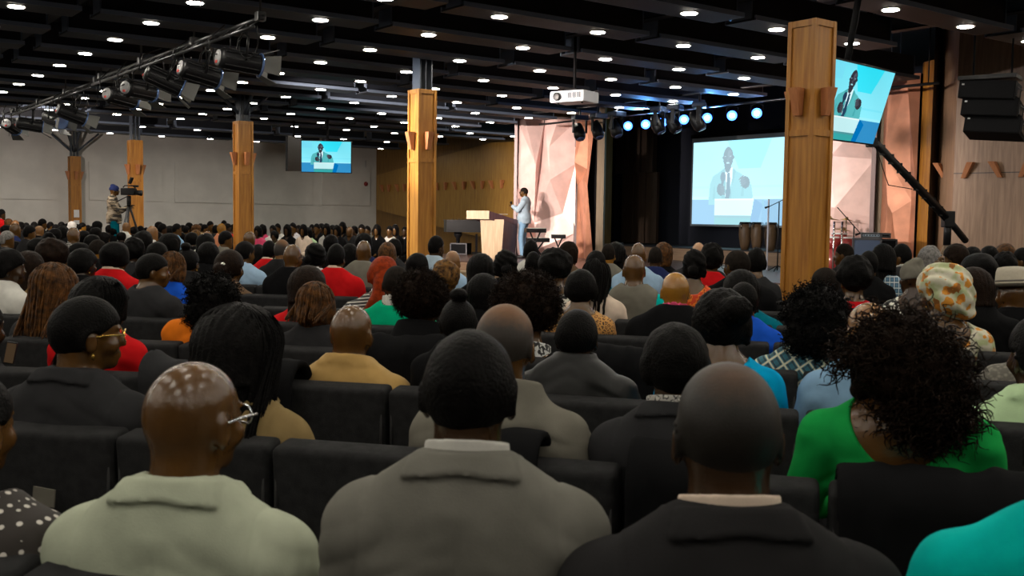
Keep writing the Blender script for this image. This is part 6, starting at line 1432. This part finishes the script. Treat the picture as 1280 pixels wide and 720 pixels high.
# ---- rows facing across the hall, seen from the front
F_ = 195
far([(322, 282, 9, 'long', 'd', 'k', 'tee', 'pink', F_, 'in pink beside the braced column'), (328, 280, 8, 'long', 'm', 'k', 'shirt', 'pink', F_, 'with long hair behind the pink top'), (341, 281, 9, 'short', 'd', 'k', 'tee', 'white', F_, 'in white with head bowed'), (347, 279, 8, 'short', 'm', 'k', 'tee', 'white', F_, 'in white sitting upright'),
     (343, 288, 9, 'cap', 'd', 'k', 'tee', 'lgreen', F_, 'in white and green') , (359, 280, 8, 'bob', 'd', 'k', 'shirt', 'black', F_, 'in black beside the white print shirt'), (366, 278, 9, 'short', 'm', 'k', 'shirt', 'whiteprint', F_, 'in white patterned shirt with dark glasses'), (373, 281, 8, 'short', 'd', 'k', 'shirt', 'black', F_, 'dark between two patterned tops'),
     (379, 280, 9, 'bob', 'm', 'k', 'shirt', 'cream', F_, 'with bob hair and beige face'), (385, 284, 10, 'bob', 'd', 'k', 'shirt', 'lgreen', F_, 'in pale green jacket'), (390, 280, 7.5, 'short', 'd', 'k', 'shirt', 'cream', F_, 'small face beside the pale green jacket'), (396, 279, 8, 'short', 'm', 'k', 'suit', 'black', F_, 'in dark suit and blue shirt'),
     (402, 279, 8, 'cap', 'd', 'k', 'suit', 'char', F_, 'in charcoal suit under the television'), (408, 279, 7.5, 'bob', 'm', 'k', 'shirt', 'white', F_, 'in white blouse'), (416, 281, 11, 'long', 'm', 'k', 'shirt', 'tan', F_, 'with long hair in tan'), (421, 281, 8, 'long', 'm', 'k', 'shirt', 'black', F_, 'with dark hair behind the tan top'),
     (428, 277, 8, 'bob', 'm', 'k', 'suit', 'black', F_, 'in black with white shirt'), (431, 282, 8, 'short', 'd', 'k', 'suit', 'char', F_, 'in charcoal behind glasses wearer'), (437, 283, 9, 'bald', 'm', 'k', 'suit', 'dgrey', F_, 'bald with glasses in grey suit'), (443, 282, 8.5, 'cap', 'd', 'k', 'shirt', 'black', F_, 'with turned dark head'),
     (452, 280, 9, 'short', 'm', 'k', 'suit', 'char', F_, 'in charcoal beyond the bald grey suit'), (459, 282, 9, 'short', 'm', 'k', 'suit', 'grey', F_, 'bearded in light grey'), (468, 285, 8, 'short', 'm', 'k', 'shirt', 'cream', F_, 'with spectacles in beige'), (471, 280, 9, 'long', 'm', 'k', 'shirt', 'black', F_, 'with long hair beneath the oak bulkhead'),
     (487, 282, 8, 'short', 'm', 'k', 'tee', 'white', F_, 'in white beside the middle column'), (494, 280, 9, 'bob', 'm', 'k', 'shirt', 'black', F_, 'in black beside the middle column'), (506, 283, 8, 'short', 'd', 'k', 'shirt', 'black', F_, 'dark behind the blue top'), (512, 283, 9, 'bob', 'm', 'k', 'tee', 'blue', F_, 'in royal blue by the middle column')],
    'audience facing across the hall', 'facing us')

# ------------------------------------------------------------------ standing people
def standing(nm, p, rz, s, skin, hair, hc, top, topc, legc, joints, label, headyaw=0, extras=(), tuck=.0, kind='suit'):
    """joints: elbows and wrists for both arms (model units, 1.75 m tall, facing +Y)"""
    D = .43
    r = .013; G, ax = grid((-.36, -.30, .86), (.36, .60, 1.78), r)
    H = [G[0], G[1], G[2] - D]; Q = rotz(H, -math.radians(headyaw), (0, -.02))
    d = smin(head_sdf(Q, 1), neck_sdf(H), .022); t = torso_sdf(H, 1.02, False); d = smin(d, t, .035); sl = None
    for s_, (e, h) in zip((-1, 1), joints):
        a, e2, h2 = arm_sdf(H, s_, 1.02, (e, h)); d = smin(d, a, .02); d = smin(d, hand_sdf(H, s_, e, h), .008)
        b, _, _ = arm_sdf(H, s_, 1.02, (e, h), 1.22); sl = b if sl is None else np.minimum(sl, b)
        d0 = Vector(h) - Vector(e); d0.normalize(); cut = (H[0] - h[0]) * d0.x + (H[1] - h[1]) * d0.y + (H[2] - h[2]) * d0.z
        sl = np.where((cap(H, e, h, .07, .06) < .03) & (cut > -.02), .05, sl)
    me = nets(d, ax, 'body'); o = link('person', me, None, p, rz); me.materials.append(skin_m(skin)); o.scale = (s, s, s); tag(o, label, 'person')
    G2, ax2 = grid((-.36, -.30, .70), (.36, .60, 1.56), r); H2 = [G2[0], G2[1], G2[2] - D]
    # jacket: torso, hem down to the hips, sleeves
    t = smin(torso_sdf(H2, 1.04), cap(G2, (0, -.02, 1.05), (0, -.02, .86), .135, .15), .05) - .022
    sl2 = None
    for s_, (e, h) in zip((-1, 1), joints):
        hh = tuple(np.array(e) + (np.array(h) - np.array(e)) * .9); b, _, _ = arm_sdf(H2, s_, 1.02, (e, hh), 1.28); sl2 = b - .008 if sl2 is None else np.minimum(sl2, b - .008)
    d = smin(t, sl2, .02) - .008 * vnoise(G2, (8, 6, 18), 3)
    d = smax(d, (.86 - tuck) - G2[2], .008); d = smax(d, -cap(H2, (0, -.028, 1.20), (0, -.036, 1.03), .062, .068), .006)
    col_ = smax(cap(H2, (0, -.03, 1.11), (0, -.045, 1.0), .078, .11), H2[2] - (1.085 - .25 * (H2[1] + .05)), .006); d = smin(d, smax(col_, -cap(H2, (0, -.028, 1.20), (0, -.036, 1.03), .062, .068), .004), .01)
    if kind == 'suit': d = smax(d, -cap(H2, (0, .10, 1.06), (0, .16, .80), .055, .02), .01)
    c = link(top, nets(d, ax2, top), o); c.data.materials.append(cloth_m(topc))
    G3, ax3 = grid((-.28, -.25, .0), (.28, .36, 1.05), .016); d = ell(G3, (0, -.02, .92), (.165, .125, .13))
    for s_ in (-1, 1):
        d = smin(d, cap(G3, (s_ * .085, -.01, .90), (s_ * .11, .03, .50), .092, .068), .04); d = smin(d, cap(G3, (s_ * .11, .03, .50), (s_ * .13, -.02, .10), .066, .055), .02)
    d = smax(d - .004 * vnoise(G3, (9, 9, 16), 2), .045 - G3[2], .005); c = link('trousers', nets(d, ax3, 'trousers'), o); c.data.materials.append(cloth_m(legc))
    for s_ in (-1, 1):
        G4, ax4 = grid((-.07, -.12, 0), (.07, .22, .12), .012); d = smax(smin(ell(G4, (0, .06, .035), (.046, .13, .045)), ell(G4, (0, -.02, .06), (.045, .06, .06)), .02), -G4[2], .004); c = link('shoe', nets(d, ax4, 'shoe'), o, (s_ * .13, -.01, 0)); c.data.materials.append(BLACK)
    A = -math.radians(headyaw); cc = Vector((0, -.02, 0)); off = cc - Matrix.Rotation(A, 3, 'Z') @ cc
    if hair: c = link('hair' if hair != 'beanie' else 'knit_cap', hair_mesh(hair, 1).copy(), o, off + Vector((0, 0, D)), 0); c.rotation_euler = (0, 0, A); c.data.materials.clear(); c.data.materials.append(hair_m(hc) if hc in ('k', 's') else cloth_m(hc))
    for e in extras: e(o, D, A, off)
    return o
# the speaker on the stage: faces the camera's left, both hands at chest with a microphone
def sp_extras(o, D, A, off):
    G, ax = grid((-.12, -.06, 1.15), (.12, .2, 1.55), .012); H = [G[0], G[1], G[2] - D]
    d = smax(torso_sdf(H, 1.02) - .012, cap(H, (0, .10, 1.06), (0, .16, .80), .075, .03) - .01, .004); c = link('shirt', nets(d, ax, 'shirt'), o); c.data.materials.append(cloth_m('white'))
    m = MB(); m.box((0, .125, 1.36), (.035, .01, .24), M=None); m.build('necktie', cloth_m('navy'), o)
    m = MB(); m.tube([(.03, .30, 1.22), (.0, .33, 1.36)], .016, 8); m.lathe([(.02, 0), (.032, .03), (.02, .06)], 10, M=Matrix.Translation((0, .33, 1.35))); m.build('microphone', BLACKM, o)
pp = at_d(654, 300, 26.0); pp.z = STZ
P_SP = standing('person', pp, 1.25, 1.79 / 1.75, 'm', 'buzz', 's', 'suit_jacket', 'suitblue', 'denim', [((-.22, .08, .76), (-.07, .27, .86)), ((.24, .05, .74), (.06, .26, .84))],
    'person in a pale blue suit speaking into a microphone beside the lectern', headyaw=0, extras=(sp_extras, lambda o, D, A, off: glasses('silver')(o, (lambda n, me, m_, h=False: (lambda c: (me.materials.append(m_), setattr(c, 'location', off + Vector((0, 0, D)))))(link(n, me, o))), 1)))
# cameraman on a low riser
pc = at_d(144, 300, 24.6)
m = MB(); m.box((pc.x + .35, pc.y, .23), (2.4, 1.6, .46), rz=.2); tag(m.build('camera_riser', BLACKM), 'black low riser carrying the cameraman and tripod', 'riser')
pc.z = .46
standing('person', pc, -1.30, 1.02, 'm', 'beanie', 'navy', 'jacket', 'camo', 'teal', [((-.22, .12, .74), (-.06, .34, .84)), ((.23, .10, .74), (.08, .32, .80))], 'person in navy knit cap and striped beige jacket operating a tripod camera', headyaw=-8, kind='zip')
t = empty('video_camera', (0, 0, 0), 0, 'black video camera on a tripod beside the cameraman', 'video camera')
vc = at_d(161, 239.5, 24.4)
t.location = vc; t.rotation_euler = (0, 0, -.1)
m = MB(); m.box((0, 0, 0), (.34, .16, .17), bev=.02); m.build('camera_body', BLACK, t)
m = MB(); m.tube([(.15, 0, -.02), (.26, 0, -.03), (.32, 0, -.035)], [.05, .06, .07], 14); m.build('lens', BLACK, t)
m = MB(); m.tube([(-.14, 0, .1), (-.10, 0, .14), (.12, 0, .14), (.16, 0, .08)], .015, 6); m.box((.18, 0, .13), (.12, .06, .05), bev=.01); m.build('top_handle', BLACK, t)
m = MB(); m.box((-.06, .02, .26), (.05, .10, .16), bev=.015, M=Matrix.Rotation(.4, 4, 'Y')); m.build('viewfinder', BLACK, t)
m = MB(); m.tube([(-.05, 0, -.12), (-.36, -.03, -.28)], .012, 6); m.build('pan_handle', BLACK, t)
t2 = empty('camera_tripod', (vc.x, vc.y, .46), 0, 'black tripod holding the video camera', 'tripod'); hz = vc.z - .46 - .1
m = MB(); m.tube([(0, 0, hz - .25), (0, 0, hz)], .05, 10); m.build('fluid_head', BLACK, t2)
for k, (a, b) in enumerate(((-.25, -.2), (.42, .0), (-.2, .3))):
    m = MB(); m.tube([(0, 0, hz - .2), (a, b, 0.0)], [.03, .02], 8); m.build('leg', STEEL if k != 1 else BLACK, t2)

# ------------------------------------------------------------------ chairs
def place_rows():
    offs = {0: .10, 1: .32, 2: .04, 3: .30, 4: .44, 5: .19, 6: .25, 7: .10, 8: .35}
    used = {}
    for k in range(0, 9):
        c = ROWC[k]
        X = offs[k] + .25 - .5 * 40
        while X < 12:
            X += .5
            y = c - .28 * X - (.03 * X * X if X < 0 else 0)
            if y < 1.2 or abs(X) > y * .52 + .35: continue
            if abs(X - 2.81) < .55 and abs(y - 9.9) < .6: continue
            slope = -.28 - (.06 * X if X < 0 else 0)
            best = None
            for (o, who, row, px, py) in PEOPLE:
                dd = math.hypot(px - X, (py - y - .17))
                if row == k and abs(px - X) < .26 and (best is None or dd < best[0]) and who: best = (dd, who)
            near = min(((math.hypot(px - X, py - y - .17), who) for (o, who, row, px, py) in PEOPLE if who and row != 99), key=lambda t: t[0])
            ordn = ['front', 'second', 'third', 'fourth', 'fifth', 'sixth', 'seventh', 'eighth', 'ninth'][k]
            if best: lab = 'charcoal padded auditorium chair holding the ' + best[1]
            else: lab = 'charcoal auditorium chair, %s row, near the %s' % (ordn, near[1])
            lab = ' '.join(lab.split()[:16])
            n_ = used.get(lab, 0); used[lab] = n_ + 1
            if n_:
                lab = ' '.join(lab.replace('charcoal padded auditorium chair', 'charcoal auditorium chair').replace('charcoal auditorium chair', ['one along: charcoal chair', 'two along: charcoal chair', 'three along: charcoal chair', 'four along: charcoal chair', 'five along: charcoal chair', 'six along: charcoal chair', 'seven along: charcoal chair'][min(n_ - 1, 6)]).split()[:16])
            make_chair(X, y, math.atan(slope), lab)
place_rows()
# ------------------------------------------------------------------ coats over chair backs, loose papers
def drape(x0, x1, row, col, label, drop=.34, cat='jacket', top=.955):
    tx = ((x0 + x1) / 2 - 640) / F_PX; d = row_d(ROWC[row], tx); W = (x1 - x0) / F_PX * d / math.cos(.27); X = tx * d
    slope = -.28 - (.06 * X if X < 0 else 0)
    G, ax = grid((-W / 2 - .04, -.20, top - drop - .05), (W / 2 + .04, .16, top + .09), .011)
    n1 = vnoise(G, (9, 3, 3), int(x0)); n2 = vnoise(G, (22, 5, 6), int(x1)); zz = G[2] - top + .03
    yy = G[1] + .055
    sheet = np.abs(np.sqrt(np.maximum(zz, 0) ** 2 + yy ** 2) - .095 - .022 * n1 - .010 * n2) - .012 - .008 * np.abs(n2)
    d_ = smax(sheet, np.abs(G[0]) - W / 2 - .02 * n1, .02); d_ = smax(d_, (top - drop + .05 * n1 - .03 * np.cos(G[0] * 9)) - G[2], .01)
    me = nets(d_, ax, 'draped_jacket'); me.materials.append(cloth_m(col)); o = link('draped_jacket', me, None, (X, d, 0), math.atan(slope)); tag(o, label, cat)
drape(1062, 1290, 1, 'black', 'black coat spread over the chair backs behind the green dress', .42, 'coat', .93)
drape(620, 690, 1, 'black', 'black jacket hung over a chair between grey suit and grey sweater', .3)
drape(800, 885, 1, 'black', 'black jacket hung over the chair behind the grey cardigan', .34)
drape(742, 832, 3, 'black', 'dark jacket laid over two chairs behind the leather jacket', .3)
drape(196, 246, 2, 'dgrey', 'dark grey jacket over the chair beside the orange knit', .3)
drape(346, 384, 2, 'black', 'black jacket on the chair beside the bald tan jacket', .34)
drape(462, 560, 3, 'black', 'black coat on the chair under the big round afro', .25)
def card(x, y, d, w_, h_, rz, tilt, label, col='white', nm='leaflet', red=False):
    p = at_d(x, y, d); t = empty(nm, p, rz, label, 'leaflet'); m = MB(); m.box((0, 0, 0), (w_, .004, h_), M=Matrix.Rotation(tilt, 4, 'Y')); m.build('paper', cloth_m(col), t)
    if red:
        m = MB(); m.box((.01, -.003, 0), (w_ * .35, .002, h_ * .35), M=Matrix.Rotation(tilt, 4, 'Y')); m.build('printed_mark', cloth_m('red'), t)
card(201, 426, 6.45, .08, .035, -.3, .03, 'white card with red mark tucked in an empty chair back', red=True)
card(55, 621, 3.05, .075, .055, -.2, .1, 'pale paper tucked in a chair back beside the dotted shawl', 'grey')
p = at_d(13, 441, 4.1); t = empty('mobile_phone', p, .3, 'dark phone held up at the picture edge', 'phone'); m = MB(); m.box((0, 0, 0), (.04, .012, .09), bev=.004, M=Matrix.Rotation(.2, 4, 'Y')); m.build('phone_case', BLACK, t)
m = MB(); m.box((0, -.007, 0), (.034, .002, .08), M=Matrix.Rotation(.2, 4, 'Y')); m.build('phone_screen', mat('phone_glass', (.15, .1, .06), .1), t)
